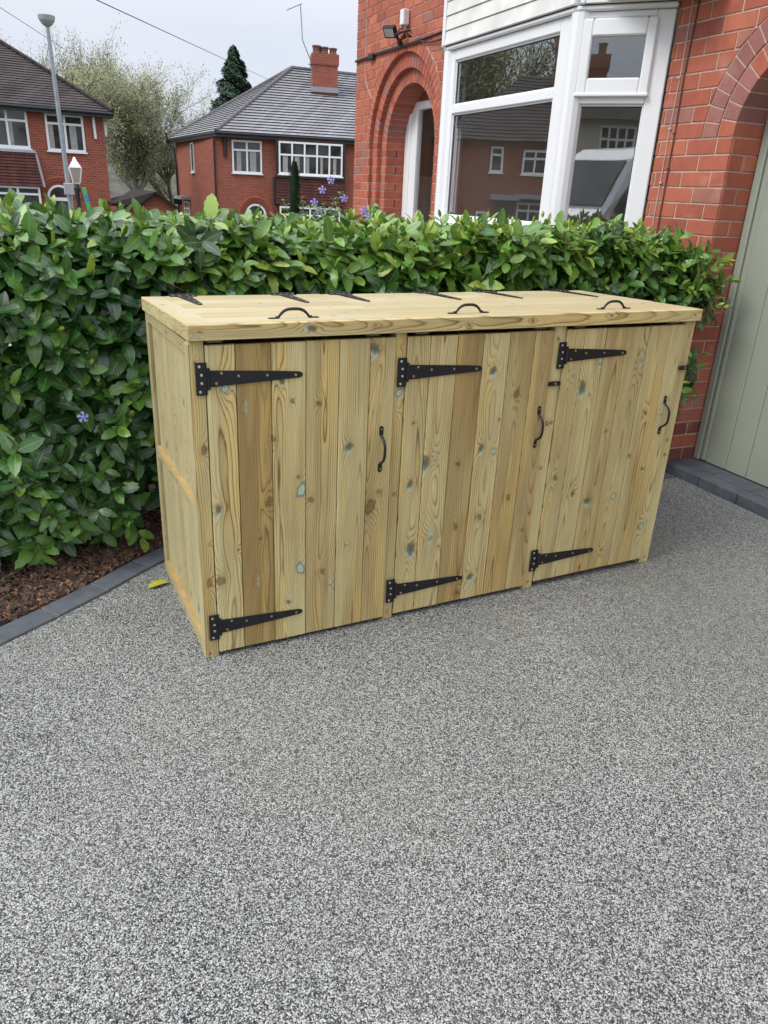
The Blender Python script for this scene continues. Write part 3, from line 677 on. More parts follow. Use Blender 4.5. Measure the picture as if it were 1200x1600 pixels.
# ------------------------------------------------------------------ bin store
BA = math.radians(2.716)
store = empty('bin_store', (0, 0, 0), BA); tag(store, 'triple wheelie bin store of new pine planks with black hinges', 'bin store')
SM = wm(store)
def n1d(seed, x, sc):
    r = np.random.default_rng(seed); t = r.random(64) * 2 - 1; q = (np.asarray(x) / sc + 13.7) % 62; i = np.floor(q).astype(int); f = q - i; f = f * f * (3 - 2 * f); return t[i] * (1 - f) + t[i + 1] * f
PS = [100]
def plank(name, Wd, Ln, T, parent, M, mat='wood', tone=.2, grad=0., knots=(), ru=.0032, rv=.0055, straight=False, soft=False):
    """board: width along x, length along z, front face at y=0 facing -y. M: board space -> bin store space"""
    PS[0] += 1; r = np.random.default_rng(PS[0]); nu = max(3, int(Wd / ru)); nv = max(6, int(Ln / rv)); e = .0018
    us = np.concatenate([[0], np.linspace(e, Wd - e, nu), [Wd]]); vs_ = np.concatenate([[0], np.linspace(e, Ln - e, nv), [Ln]])
    U, Vv = np.meshgrid(us, vs_, indexing='ij'); y = np.zeros_like(U); y[0, :] = e; y[-1, :] = e; y[:, 0] = e; y[:, -1] = e
    n0 = U.size; A, B = U.shape
    # rings
    k = 1 / r.uniform(.0045, .0072); xp = Wd * r.uniform(.25, .75) + Wd * .25 * n1d(PS[0], Vv, .5) + .002 * n1d(PS[0] + 5, Vv, .09)
    dep = r.uniform(.012, .05) if not straight else .15
    d = dep + r.uniform(-.04, .04) * (Vv / 1.1 - .5) + .011 * n1d(PS[0] + 9, Vv, .7) + .0008 * n1d(PS[0] + 11, Vv, .07)
    if straight: xp = xp - .2
    g = k * np.sqrt((U - xp) ** 2 + d ** 2) + 20
    kn = np.zeros_like(U); te = np.zeros_like(U)
    tn = np.full_like(U, tone) + grad * (U / Wd - .5) * 2 + .13 * n1d(PS[0] + 3, Vv + 2 * U, .28) + .06 * n1d(PS[0] + 4, Vv - 6 * U, .1)
    if r.random() < .45:
        eb = r.random() < .5; w_ = r.uniform(.12, .3); q = U / Wd if eb else 1 - U / Wd
        tn = tn - .22 * np.clip((w_ - q) / .05, 0, 1)
    for (ku, kv, kr, kt) in knots:
        kr *= 1.12
        du = U - ku; dv = Vv - kv; g = g + (1.5 + kr * 230) * np.exp(-(np.abs(du) / (2.0 * kr)) ** 1.5 - (np.abs(dv) / (5.0 * kr)) ** 1.3)
        ang = np.arctan2(dv, du); rr = np.sqrt(du ** 2 + (dv / 1.25) ** 2) * (1 + .18 * np.sin(ang * 2 + kr * 900) + .1 * np.sin(ang * 5 + ku * 99))
        core = np.exp(-(rr / kr) ** 7); rim = np.exp(-((rr - kr) / (.28 * kr)) ** 2)
        if kt == 2: kn = np.maximum(kn, np.maximum(rim * .75, core * .35 * np.clip(np.sin(rr / kr * 8), 0, 1))); te = np.maximum(te, np.exp(-(rr / (1.2 * kr)) ** 6) * 1.)
        elif kt == 1: kn = np.maximum(kn, np.maximum(core * .9, rim * .8)); te = np.maximum(te, np.exp(-(du ** 2 / (1.15 * kr) ** 2 + (dv + kr * 1.1) ** 2 / (1.9 * kr) ** 2) ** 1.5) * .75)
        elif kt == 3: te = np.maximum(te, np.exp(-(du ** 2 / (.55 * kr) ** 2 + dv ** 2 / (2.6 * kr) ** 2)) * .8); kn = np.maximum(kn, .6 * np.exp(-((rr / (.5 * kr)) ** 4)))
        else: kn = np.maximum(kn, np.maximum(core * .6, rim * .9))
        tn = tn + .28 * np.exp(-(du ** 2 / (2.4 * kr) ** 2 + dv ** 2 / (3.2 * kr) ** 2)) * (0 if kt == 2 else 1)
    co = np.stack([U.ravel(), y.ravel(), Vv.ravel()], 1)
    idx = np.arange(n0).reshape(A, B)
    F = np.stack([idx[:-1, :-1].ravel(), idx[1:, :-1].ravel(), idx[1:, 1:].ravel(), idx[:-1, 1:].ravel()], 1).tolist()
    # border loop to the back
    loop = list(idx[:, 0]) + list(idx[-1, 1:]) + list(idx[-2::-1, -1]) + list(idx[0, -2:0:-1])
    lb = len(loop); bk = np.stack([co[loop][:, 0], np.full(lb, T), co[loop][:, 2]], 1)
    for i in range(lb):
        j = (i + 1) % lb; F.append([loop[j], loop[i], n0 + i, n0 + j])
    F.append([n0 + i for i in range(lb)])
    co = np.concatenate([co, bk]); ext = lambda a: np.concatenate([a.ravel(), a.ravel()[loop]])
    m = bpy.data.meshes.new(name); m.from_pydata(co.tolist(), [], F); m.materials.append(MT[mat])
    for nm, a in (('ring', g), ('knot', kn), ('teal', te), ('tone', np.clip(tn, 0, 1))): fattr(m, nm, ext(a))
    o = bpy.data.objects.new(name, m); COL.objects.link(o); o.parent = parent; o.matrix_local = M; return o
def T3(x, y, z): return Matrix.Translation((x, y, z))
UP = Matrix.Identity(4)
# board whose length runs along store +x, width along z, facing -y
HX = Matrix(((0, 0, 1, 0), (0, 1, 0, 0), (-1, 0, 0, 0), (0, 0, 0, 1)))       # x->-z, z->x
# facing -x : width along y(-), length up
FL = Matrix(((0, 1, 0, 0), (-1, 0, 0, 0), (0, 0, 1, 0), (0, 0, 0, 1)))       # x-> -y, y-> +x
FR = Matrix(((0, -1, 0, 0), (1, 0, 0, 0), (0, 0, 1, 0), (0, 0, 0, 1)))       # faces +x
# facing up, length along +x, width along +y
TX = Matrix(((0, 0, 1, 0), (-1, 0, 0, 0), (0, -1, 0, 0), (0, 0, 0, 1)))       # x->+y, y->-z, z->+x
# facing up, length along +y, width along -x
TY = Matrix(((1, 0, 0, 0), (0, 0, 1, 0), (0, -1, 0, 0), (0, 0, 0, 1)))
# facing -x, length along +y (horizontal rail), width along z
LY = Matrix(((0, 1, 0, 0), (0, 0, 1, 0), (1, 0, 0, 0), (0, 0, 0, 1)))        # x->z, y->x, z->y
for mname, mm in (('HX', HX), ('FL', FL), ('FR', FR), ('TX', TX), ('TY', TY), ('LY', LY)): assert abs(mm.determinant() - 1) < 1e-6, mname
K0 = [(.106, .996, .010, 2), (.172, .929, .007, 3), (.331, .938, .005, 0), (.295, 1.008, .007, 1), (.428, .922, .006, 0), (.542, .756, .010, 1), (.63, 1.10, .012, 1), (.263, .813, .006, 0), (.066, .583, .008, 1), (.243, .584, .009, 0), (.364, .614, .015, 2), (.353, .665, .005, 0), (.401, .571, .006, 0), (.359, .304, .013, 2), (.199, .281, .007, 3), (.312, .172, .006, 1), (.48, .209, .011, 3), (.062, .309, .011, 0), (.548, .366, .006, 3), (.636, .512, .015, 0), (.666, .567, .005, 0), (.80, .579, .009, 1), (.822, .303, .014, 1), (.447, .274, .006, 0), (.13, .42, .004, 0), (.21, .45, .004, 0),
      (1.128, .995, .010, 1), (1.573, .899, .014, 1), (1.51, .952, .007, 3), (1.645, .992, .011, 3), (1.87, .994, .013, 3), (1.947, .762, .006, 1), (1.106, .69, .009, 1), (1.165, .671, .007, 2), (1.248, .898, .009, 0), (.861, .66, .014, 1), (.902, .665, .007, 3), (1.009, .636, .006, 0), (1.5, .516, .007, 1), (1.609, .43, .008, 1), (1.698, .385, .011, 1), (1.849, .385, .010, 2), (1.901, .571, .005, 0), (2.045, .746, .011, 3), (.908, .335, .016, 3), (1.134, .393, .007, 0), (1.266, .461, .007, 0), (1.31, .402, .006, 3), (1.023, .367, .007, 0), (1.615, .205, .006, 3), (2.06, .205, .010, 2), (1.114, .122, .010, 1), (1.831, .122, .005, 0), (1.059, .057, .006, 0), (1.99, .5, .005, 0), (1.18, .80, .004, 0), (.80, .82, .004, 0), (1.74, .70, .004, 0), (1.36, .30, .004, 0)]
doors = [([.046, .142, .260, .380, .500, .615, .7135], [(.12, 0.), (.95, .0), (.05, -.05), (.45, .0), (.28, 0.), (.42, -.1)], .017, 1.1335, -.006),
         ([.758, .852, .964, 1.078, 1.193, 1.308, 1.402], [(.22, 0.), (.12, 0.), (.72, .1), (.15, 0.), (.58, .05), (.60, .05)], .020, 1.1335, -.006),
         ([1.459, 1.552, 1.660, 1.772, 1.892, 2.012, 2.094], [(.30, .0), (.10, 0.), (.55, -.1), (.42, 0.), (.40, .05), (.12, 0.)], .029, 1.1345, -.006)]
def hinge_mb(x, z, sc=1., side=1, Lr=.318):
    """T hinge on the front: plate left of x, strap going right. in store space (y=-front)"""
    mb = MB(); y0, y1 = -.0105, -.0062
    mb.bbox(x - .036, x, y0, y1, z - .052, z + .052, SM, .0012)
    mb.cur = 0; P = [(x + .006, z + .026), (x + .25, z + .014), (Lr + x - .012, z + .010), (Lr + x - .002, z + .005), (Lr + x, z), (Lr + x - .002, z - .006), (Lr + x - .012, z - .010), (x + .006, z - .027)]
    P = [(a, b - (a - x) * .012) for a, b in P]
    mb.prism([SM @ Vector((a, y0 - .0005, b)) for a, b in P], SM.to_3x3() @ Vector((0, .0042, 0)), .0008)
    mb.tube([SM @ Vector((x + .003, -.0125, z - .034)), SM @ Vector((x + .003, -.0125, z + .034))], .0052, 8)
    def sc_(a, b, m_): mb.cur = m_; mb.lathe(SM @ Vector((a, y0 - .0012, b)), [(.0046, 0), (.0046, .0014), (.0032, .0022), (.0012, .0016)], 8, Matrix.Rotation(BA, 4, 'Z') @ Matrix.Rotation(math.radians(90), 4, 'X')); mb.cur = 0
    for b in (.040, .013, -.013, -.040): sc_(x - .024 + (.006 if abs(b) < .02 else 0), z + b, 1)
    for a, b in ((.045, .016), (.028, -.016), (.10, .004), (.195, .001), (.292, -.004)): sc_(x + a, z + b, 2)
    return mb
def handle_mb(p, up, out, Lh=.155, hgt=.034):
    mb = MB(); p = Vector(p); up = Vector(up); out = Vector(out); sd_ = up.cross(out)
    pts = []
    for i in range(15):
        t = i / 14; a = -.5 + t; h = hgt * min(1, max(0, 1 - abs(a * 2.35) ** 3.2)) if abs(a) < .43 else 0
        pts.append(p + up * a * (Lh - .03) + out * (.004 + h))
    mb.tube([SM @ q for q in pts], [.0052 if 2 < i < 12 else .0046 for i in range(15)], 8)
    for s_ in (-1, 1):
        c = p + up * s_ * (Lh / 2 - .006)
        P = [c + up * a + sd_ * b for a, b in ((-.016, -.0075), (.010, -.0085), (.016, -.004), (.016, .004), (.010, .0085), (-.016, .0075))] if s_ > 0 else [c + up * -a + sd_ * b for a, b in ((-.016, -.0075), (.010, -.0085), (.016, -.004), (.016, .004), (.010, .0085), (-.016, .0075))]
        mb.prism([SM @ (q + out * .0035) for q in P], SM.to_3x3() @ (out * -.0035), .0008)
        mb.cur = 1; q = SM @ (c + up * s_ * .004 + out * .0035)
        zz = (SM.to_3x3() @ out).to_track_quat('Z', 'Y').to_matrix().to_4x4(); mb.lathe(q, [(.0036, 0), (.003, .0016), (.001, .0012)], 8, zz); mb.cur = 0
    return mb
BM3 = [MT['black'], MT['screw'], MT['screw_brass']]
hz = [(.049, 1.031, .127), (.757, 1.011, .131), (1.461, 1.037, .137)]
hd = [(.668, .733), (1.368, .752), (2.052, .744)]
for i, (xs_, tones, zb, zt, yf) in enumerate(doors):
    mb = MB(); a, b = xs_[0] + .02, xs_[-1] - .02
    for z in (zb + .08, .56, zt - .14): mb.box(a, b, .018, .045, z, z + .07, SM)
    d = mb.build('door', MT['woodside'], store)
    for nm, v in (('tone', .3), ('ring', 20)): fattr(d.data, nm, [v] * len(d.data.vertices))
    for j in range(6):
        x0, x1 = xs_[j] + .0013, xs_[j + 1] - .0013; yj = yf + random.uniform(-.0014, .0014)
        kk = [(kx - x0, kz - zb, kr, kt) for kx, kz, kr, kt in K0 if x0 - .008 < kx < x1 + .008]
        dz = random.uniform(-.0012, .0012)
        plank('plank', x1 - x0, zt - zb + dz, .019, d, T3(x0, yj, zb), 'wood', tones[j][0], tones[j][1], kk)
    x, z1, z2 = hz[i]
    hinge_mb(x, z1).build('hinge', BM3, d); hinge_mb(x, z2).build('hinge', BM3, d)
    handle_mb((hd[i][0], yf, hd[i][1]), (0, 0, 1), (0, -1, 0)).build('handle', [MT['black'], MT['screw_brass']], d)
# posts
for (x0, x1, tn, kk) in ((0, .044, .35, [(.024, .31, .008, 0), (.03, .80, .008, 0), (.014, 1.085, .003, 0), (.012, .02, .003, 0), (.03, .46, .003, 0)]), (.7145, .756, .38, [(.02, .936, .010, 2), (.018, .886, .006, 3), (.02, .544, .004, 0), (.02, 1.10, .003, 0), (.02, .03, .003, 0)]), (1.4035, 1.457, .05, [(.018, .761, .006, 0), (.038, .763, .004, 0), (.015, .569, .004, 0), (.02, 1.1, .005, 0), (.03, .03, .004, 0)]), (2.0955, 2.150, .12, [(.03, 1.09, .003, 0), (.028, .55, .005, 0), (.025, .62, .004, 0), (.03, .03, .003, 0)])):
    plank('post', x1 - x0, 1.152, .045, store, T3(x0, 0, -.004 if x0 < .1 else 0), 'wood', tn, 0, [(a, b, c, d_) for a, b, c, d_ in kk], straight=True)
plank('post', .044, 1.14, .045, store, T3(0, .758, 0) @ FL @ T3(0, 0, 0), 'woodside', .5, 0, (), straight=True)
plank('post', .044, 1.14, .045, store, T3(2.15, .712, 0) @ FR, 'woodside', .4, 0, (), straight=True)
# side skin of the front posts
plank('post', .048, 1.138, .004, store, T3(-.0045, .049, 0) @ FL, 'woodside', .2, 0, (), straight=True)
# rails of the left side (proud of the boards)
for (z0, z1, tn) in ((1.096, 1.136, .65), (.548, .588, .3), (.0, .055, .6)):
    plank('rail', z1 - z0, .66, .022, store, T3(-.001, .050, z0) @ LY, 'woodside', tn, 0, ((.02, .3, .005, 0),))
mb = MB(); mb.box(.0, .03, .05, .715, .5885, .5918, SM); mb.box(.0, .03, .05, .715, .0555, .0588, SM)
o = mb.build('rail_edge', plain('lit_sawn_edge', (.44, .28, .095), .7, 0, .15, 12), store); o['kind'] = 'stuff'  # orange sawn wood, with the lit look of the top edge put into the colour
# vertical boards of the left side, set back
yy = .050
for k in range(7):
    wd = .094; kk = [(random.uniform(.015, .08), random.uniform(.1, 1.0), random.uniform(.005, .009), random.choice([3, 3, 3, 1])) for _ in range(4)]
    plank('side_board', wd - .002, 1.09, .016, store, T3(.014, yy + wd, .01) @ FL, 'woodside', random.uniform(.0, .45), 0, kk, .006, .01); yy += wd
yy = .03
for k in range(7):
    plank('side_board', .096, 1.13, .016, store, T3(2.142, yy, .005) @ FR, 'woodside', random.uniform(.1, .5), 0, (), .01, .02); yy += .098
plank('rail', .045, .66, .022, store, T3(2.151, .712, 1.10) @ Matrix.Rotation(PI, 4, 'Z') @ LY, 'woodside', .3, 0, (), .01, .02)
xx = .02
for k in range(18):
    plank('back_board', .115, 1.12, .016, store, T3(xx + .115, .757, .01) @ Matrix.Rotation(PI, 4, 'Z'), 'woodside', random.uniform(.1, .5), 0, (), .012, .03); xx += .1172
# front head rail behind door tops, dark gap above the doors
mb = MB(); mb.box(.05, 2.09, .045, .08, 1.02, 1.10, SM); o = mb.build('head_rail', MT['woodside'], store); fattr(o.data, 'tone', [.4] * len(o.data.vertices))
mb = MB(); mb.box(.05, 2.10, .06, .70, .03, .05, SM); o = mb.build('floor_batten', MT['woodside'], store); fattr(o.data, 'tone', [.6] * len(o.data.vertices))
# lid: front fascia, side fascia, three lids
def FA(x0, x1, y, ztop, h): return T3(x0, y, ztop) @ HX
plank('fascia_board', .047, 2.163, .022, store, T3(-.008, -.022, 1.1985) @ HX, 'wood', .22, 0, [(.02, .40, .008, 1), (.030, 1.0, .004, 0), (.02, .04, .003, 0), (.018, .63, .003, 0), (.02, 1.28, .004, 0), (.02, 2.12, .003, 0), (.03, .02, .006, 3), (.012, 1.66, .004, 1)], straight=False)
TLT = Matrix.Rotation(-math.atan(.02 / .76), 4, 'X')
plank('fascia_board', .047, .77, .022, store, T3(-.008, 0.0, 1.1515) @ TLT @ LY, 'wood', .35, 0, [(.03, .15, .009, 3), (.02, .4, .01, 3), (.03, .62, .01, 2)])
plank('fascia_board', .047, .77, .022, store, T3(2.155, .77, 1.1305) @ TLT @ Matrix.Rotation(PI, 4, 'Z') @ LY, 'wood', .3)
lids = [(-.008, .7335, 6), (.7375, 1.4495, 6), (1.4535, 2.155, 6)]
def lz(y): return 1.2000 - .02 * y / .76
tilt = Matrix.Rotation(-math.atan(.02 / .76), 4, 'X')
lh_x = [(.15, .565), (.825, 1.255), (1.575, 2.005)]
for i, (x0, x1, nb) in enumerate(lids):
    mb = MB()
    for xx in (x0 + .07, x1 - .12): mb.box(xx, xx + .05, .03, .72, 1.135, 1.155, SM)
    l = mb.build('lid', MT['woodside'], store); fattr(l.data, 'tone', [.3] * len(l.data.vertices))
    ycur = -.0; bw = .774 / nb; xs0 = x0
    if i == 0:
        plank('plank', .088, .772, .02, l, T3(-.0078, 0, 1.2003) @ tilt @ TY, 'woodtop', .25, 0, ((.03, .5, .006, 0),)); xs0 = .0825
    for k in range(nb):
        kk = [(random.uniform(.02, bw - .02), random.uniform(.05, x1 - xs0 - .05), random.uniform(.003, .007), random.choice([0, 0, 1, 3])) for _ in range(random.choice([1, 2, 3]))]
        plank('plank', bw - .0032, x1 - xs0, .02, l, T3(xs0, ycur + bw - .0005, lz(ycur + bw) + random.uniform(-.0008, .0008)) @ tilt @ TX, 'woodtop', random.uniform(.0, .75), random.uniform(-.1, .1), kk, .005, .01); ycur += bw
    for xh in lh_x[i]:
        mb = MB(); yb = .768
        def q(x, y, dz): return SM @ Vector((x, y, lz(y) + dz))
        mb.prism([q(xh - .052, yb - .002, .0035), q(xh + .052, yb - .002, .0035), q(xh + .052, yb - .03, .0035), q(xh - .052, yb - .03, .0035)], (0, 0, -.003), .0008)
        mb.tube([q(xh - .052, yb + .004, .003), q(xh + .052, yb + .004, .003)], .006, 8)
        mb.prism([q(xh - .026, yb - .031, .004), q(xh + .026, yb - .031, .004), q(xh + .010, yb - .29, .004), q(xh + .004, yb - .305, .004), q(xh - .004, yb - .305, .004), q(xh - .010, yb - .29, .004)], (0, 0, -.0035), .0008)
        mb.cur = 2
        for a, b in ((-.016, -.05), (.016, -.065), (0, -.12), (0, -.2), (0, -.285)): mb.lathe(q(xh + a, yb + b, .0035), [(.0045, 0), (.0045, .0012), (.002, .002)], 8)
        mb.cur = 1
        for a in (-.04, -.014, .014, .04): mb.lathe(q(xh + a, yb - .016, .003), [(.0045, 0), (.0045, .0012), (.002, .002)], 8)
        mb.build('hinge', BM3, l)
    hx = (.362, 1.040, 1.737)[i]; handle_mb((hx, .062, lz(.062)), (1, 0, 0), (0, 0, 1), .155, .026).build('handle', [MT['black'], MT['screw_brass']], l)
# small black turn catches
for (x, z) in ((1.424, .927), (2.122, .9515)):
    mb = MB(); mb.bbox(x - .031, x + .029, -.0155, -.0075, z - .009, z + .009, SM, .003); mb.bbox(x - .012, x + .012, -.0075, 0, z - .007, z + .007, SM, .001); mb.cur = 2; mb.lathe(SM @ Vector((x + .002, -.0155, z)), [(.0055, 0), (.005, .002), (.002, .002)], 8, Matrix.Rotation(math.radians(90), 4, 'X')); mb.build('catch', BM3, store)

# ------------------------------------------------------------------ laurel hedge
hedge = empty('laurel_hedge', (.3, 1.35, 0)); tag(hedge, 'dense glossy green laurel hedge behind the wooden bin store', 'hedge')
def leaf_template(rows=8, fold=.24, bend=.16, wav=.0, broad=.46):
    V = [(0, 0, 0)]; uv = [(.5, 0)]; ts = np.linspace(0, 1, rows + 1)[1:-1]
    for t in ts:
        w = .5 * (math.sin(PI * t ** .92) ** .50) * broad; z = -bend * (t - .25) ** 2 * 1.3
        ww = w * (1 + wav * math.sin(t * 23)); V += [(-ww, t, z + fold * w + wav * .12 * math.sin(t * 21)), (0, t, z), (ww, t, z + fold * w + wav * .12 * math.sin(t * 19 + 1))]; uv += [(0.02, t), (.5, t), (.98, t)]
    V.append((0, 1.04, -bend * .75)); uv.append((.5, 1)); n = len(ts); last = 3 * n + 1
    F = [(0, 2, 1), (0, 3, 2)]
    for i in range(n - 1):
        a = 1 + 3 * i; F += [(a, a + 1, a + 4, a + 3), (a + 1, a + 2, a + 5, a + 4)]
    a = 1 + 3 * (n - 1); F += [(a, a + 1, last), (a + 1, a + 2, last)]
    return np.array(V, float), F, uv
LT = [leaf_template(8, f, b, w, br) for f, b, w, br in ((.16, .18, .03, .52), (.26, .30, .05, .46), (.08, .10, .09, .54), (.32, .42, .04, .48), (.16, .5, .12, .46), (.2, -.06, .03, .50))]
def nz(x, y, s): return math.sin(x * 3.1 + s) * math.cos(y * 2.7 - s * 1.3) + .5 * math.sin(x * 7.3 + y * 5.9 + s * 2) + .3 * math.sin(x * 15.1 - y * 13 + s)
leaves = []     # (pos, dirvec, normal, size, template, tint)
stems = MB()
def shoot(p, ax, n, sz, young, depth):
    ax = Vector(ax).normalized(); sp = .016 + .006 * random.random(); L_ = n * sp; ph = random.random() * 6.28
    e1 = ax.orthogonal().normalized(); e2 = ax.cross(e1)
    tip = p + ax * L_
    if depth < .12 and random.random() < .5: stems.tube([p - ax * .06, tip], [.0028, .0016], 4, False)
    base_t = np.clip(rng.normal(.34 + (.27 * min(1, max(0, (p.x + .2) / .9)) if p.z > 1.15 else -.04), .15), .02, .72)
    for i in range(n):
        f = i / max(1, n - 1); a = ph + i * 2.4; rad = e1 * math.cos(a) + e2 * math.sin(a)
        sp_ = .55 + .45 * (1 - f)
        d = (ax * (1 - sp_ * .85) + rad * sp_).normalized(); d = Vector((d.x, d.y, d.z - (.58 if ax.y < -.4 else .16) * (1 - f * .8))).normalized()
        nn = (ax - d * ax.dot(d)); nn = nn * .8 + Vector((random.uniform(-.5, .5), random.uniform(-.6, .2) , random.uniform(-.1, .7))); nn = (nn - d * nn.dot(d)).normalized()
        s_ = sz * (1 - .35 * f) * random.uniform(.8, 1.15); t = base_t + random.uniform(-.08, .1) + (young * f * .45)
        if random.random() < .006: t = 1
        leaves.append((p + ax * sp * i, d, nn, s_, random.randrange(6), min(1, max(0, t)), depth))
    if young > .5:   # small pale bud leaves at the tip
        for k in range(3):
            a = k * 2.1 + ph; rad = e1 * math.cos(a) + e2 * math.sin(a); d = (ax + rad * .35).normalized(); nn = (rad - d * rad.dot(d)).normalized()
            leaves.append((tip, d, nn, sz * random.uniform(.28, .45), 4, random.uniform(.85, 1), depth))
HX0, HX1, HF, HB, HT = -3.0, 3.16, 1.13, 1.78, 1.345
def front_y(x, z): return HF + .05 * nz(x, z, 1.0) - (.10 * max(0, 1 - abs(x + .9) / 1.2)) * (1 if z > .3 else .3) + (.06 if (z < .35 and x > -.2) else 0) - (.10 if (z < .5 and x < -.25) else 0) + .10 * max(0, (z - 1.25) / .2)
def top_z(x, y): return HT + .022 * nz(x, y, 4.0) + (.025 if x > 1.6 else 0)
for layer, (dp, cnt) in enumerate(((0, 1), (.07, .9), (.15, .7), (.24, .7))):
    # front
    A = (HX1 - HX0) * 1.4
    for _ in range(int(A * 105 * cnt)):
        x = random.uniform(HX0, HX1); z = random.uniform((.16 if x > -.25 else .10) + .04 * abs(nz(x, 0, 2)), top_z(x, HF))
        if x > .25 and x < 2.75 and z < .95 and random.random() < .85: continue
        if x < -1.6 and random.random() < .5: continue
        p = Vector((x, front_y(x, z) + dp, z)); up = .25 + .55 * max(0, (z - .9) / .5)
        if x > 2.9: p.y += (x - 2.9) * .3
        shoot(p, (random.gauss(0, .5), -1, random.gauss(up + .35, .4)), random.randint(5, 8), random.uniform(.108, .155) * (.88 if x > 2 else 1), (random.random() < .25) * random.uniform(.3, 1), dp)
    # top
    A = (HX1 - HX0) * (HB - HF)
    for _ in range(int(A * 150 * cnt)):
        x = random.uniform(HX0, HX1); y = random.uniform(HF - .02, HB); z = top_z(x, y) - dp - .02 - (.12 * max(0, (x - 2.85) / .3))
        if x < -1.6 and random.random() < .5: continue
        sz = random.uniform(.10, .15) * (.82 if x > 1.6 else 1)
        shoot(Vector((x, y, z)), (random.gauss(0, .35), random.gauss(-.12, .35), 1), random.randint(4, 7), sz, (random.random() < (.5 if x > .6 else .3)) * random.uniform(.5, 1), dp)
# a few shoots standing clear of the clipped top, some sprigs past the wall end
for _ in range(70):
    x = random.uniform(-1.1, 3.0); y = random.uniform(HF, HF + .35); shoot(Vector((x, y, top_z(x, y) + random.uniform(0, .03))), (random.gauss(0, .3), random.gauss(-.1, .3), 1), 4, random.uniform(.055, .085), 1, 0)
for (x, y, z, a) in ((3.0, .98, .75, (.5, -.4, -.1)), (2.98, .98, .62, (.5, -.5, -.5)), (-1.0, .78, .45, (-.2, -.6, -.4)), (-.6, .85, .42, (.1, -.6, -.4)), (-.35, .86, .28, (-.3, -.5, -.5)), (-.2, .92, .25, (.2, -.5, -.35)), (-.75, .78, .22, (0, -.5, -.3)), (-.95, .66, .25, (0, -.6, -.2)), (-.55, .86, .2, (.1, -.4, -.2))):
    shoot(Vector((x, y, z)), a, 7, .095, .3, 0)
for _ in range(75):
    x = random.uniform(-1.3, -.12); z = random.uniform(.10, .42); y = .96 + .13 * (x + .12) + random.uniform(0, .14)
    shoot(Vector((x, y, z)), (random.gauss(0, .5), -.9, random.gauss(.1, .3)), random.randint(5, 7), random.uniform(.095, .13), random.random() < .2, 0)
for _ in range(60):
    x = random.uniform(2.95, 3.20); z = random.uniform(1.0, 1.37) if random.random() < .88 else random.uniform(.58, .75)
    shoot(Vector((x, random.uniform(1.0, 1.1) + max(0, (z - 1.2) * .3), z)), (random.gauss(.45, .4), -.8, random.gauss(.2, .4)), 5, random.uniform(.07, .105), random.random() < .3, .0)
print('leaves', len(leaves))
def leaf_arrays(items):
    Vs = []; Fs = []; UV = []; T = []; b = 0
    for (p, d, nn, s_, ti, t, dep) in items:
        tv_, tf, tuv = LT[ti]; sx = nn.cross(d) * -1
        R_ = np.array([[sx.x, d.x, nn.x], [sx.y, d.y, nn.y], [sx.z, d.z, nn.z]]) * s_
        v = tv_ @ R_.T + np.array(p); Vs.append(v); Fs += [tuple(b + j for j in f) for f in tf]; UV += [tuv[j] for f in tf for j in f]; T += [t] * len(v); b += len(v)
    return np.concatenate(Vs), Fs, UV, T
def leaf_object(name, items, parent, mat):
    V, F, UV, T = leaf_arrays(items); inv = wm(parent).inverted(); off = np.array(inv.translation)
    m = bpy.data.meshes.new(name); m.from_pydata((V + off).tolist(), [], F); m.materials.append(mat)
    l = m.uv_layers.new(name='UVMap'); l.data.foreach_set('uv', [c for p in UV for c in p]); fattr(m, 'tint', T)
    m.polygons.foreach_set('use_smooth', [True] * len(m.polygons)); o = bpy.data.objects.new(name, m); COL.objects.link(o); o.parent = parent; WM[o.name] = wm(parent); return o
# the 290 leaves that show largest are objects of their own
def leaf_score(L_):
    p, d, nn, s_, ti, t, dep = L_; c = p + d * s_ * .5; u, v, w = screen(c)
    if not (5 < u < 1195 and 290 < v < 940) or dep > 0: return 0
    if u > 225 and v > 470 and u < 1085: return 0
    vd = (CAM - c).normalized(); return s_ * s_ / (w * w) * abs(nn.dot(vd))
order = sorted(range(len(leaves)), key=lambda i: -leaf_score(leaves[i]))
big = order[:290]; rest = order[290:]
cache = {}
for i in big:
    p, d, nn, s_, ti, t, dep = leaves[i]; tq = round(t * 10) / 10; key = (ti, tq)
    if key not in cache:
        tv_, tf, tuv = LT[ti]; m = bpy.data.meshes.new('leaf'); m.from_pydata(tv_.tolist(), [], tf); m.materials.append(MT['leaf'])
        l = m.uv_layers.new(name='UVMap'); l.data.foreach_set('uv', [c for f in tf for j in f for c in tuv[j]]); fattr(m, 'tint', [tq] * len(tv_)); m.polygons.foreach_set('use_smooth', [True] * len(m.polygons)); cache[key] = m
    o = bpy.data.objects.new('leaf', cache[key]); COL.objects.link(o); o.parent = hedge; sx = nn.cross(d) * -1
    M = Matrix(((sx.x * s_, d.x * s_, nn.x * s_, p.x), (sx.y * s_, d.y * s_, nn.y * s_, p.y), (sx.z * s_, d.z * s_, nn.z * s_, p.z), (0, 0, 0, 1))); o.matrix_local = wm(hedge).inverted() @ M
lo = leaf_object('foliage', [leaves[i] for i in rest], hedge, MT['leaf']); lo['kind'] = 'stuff'
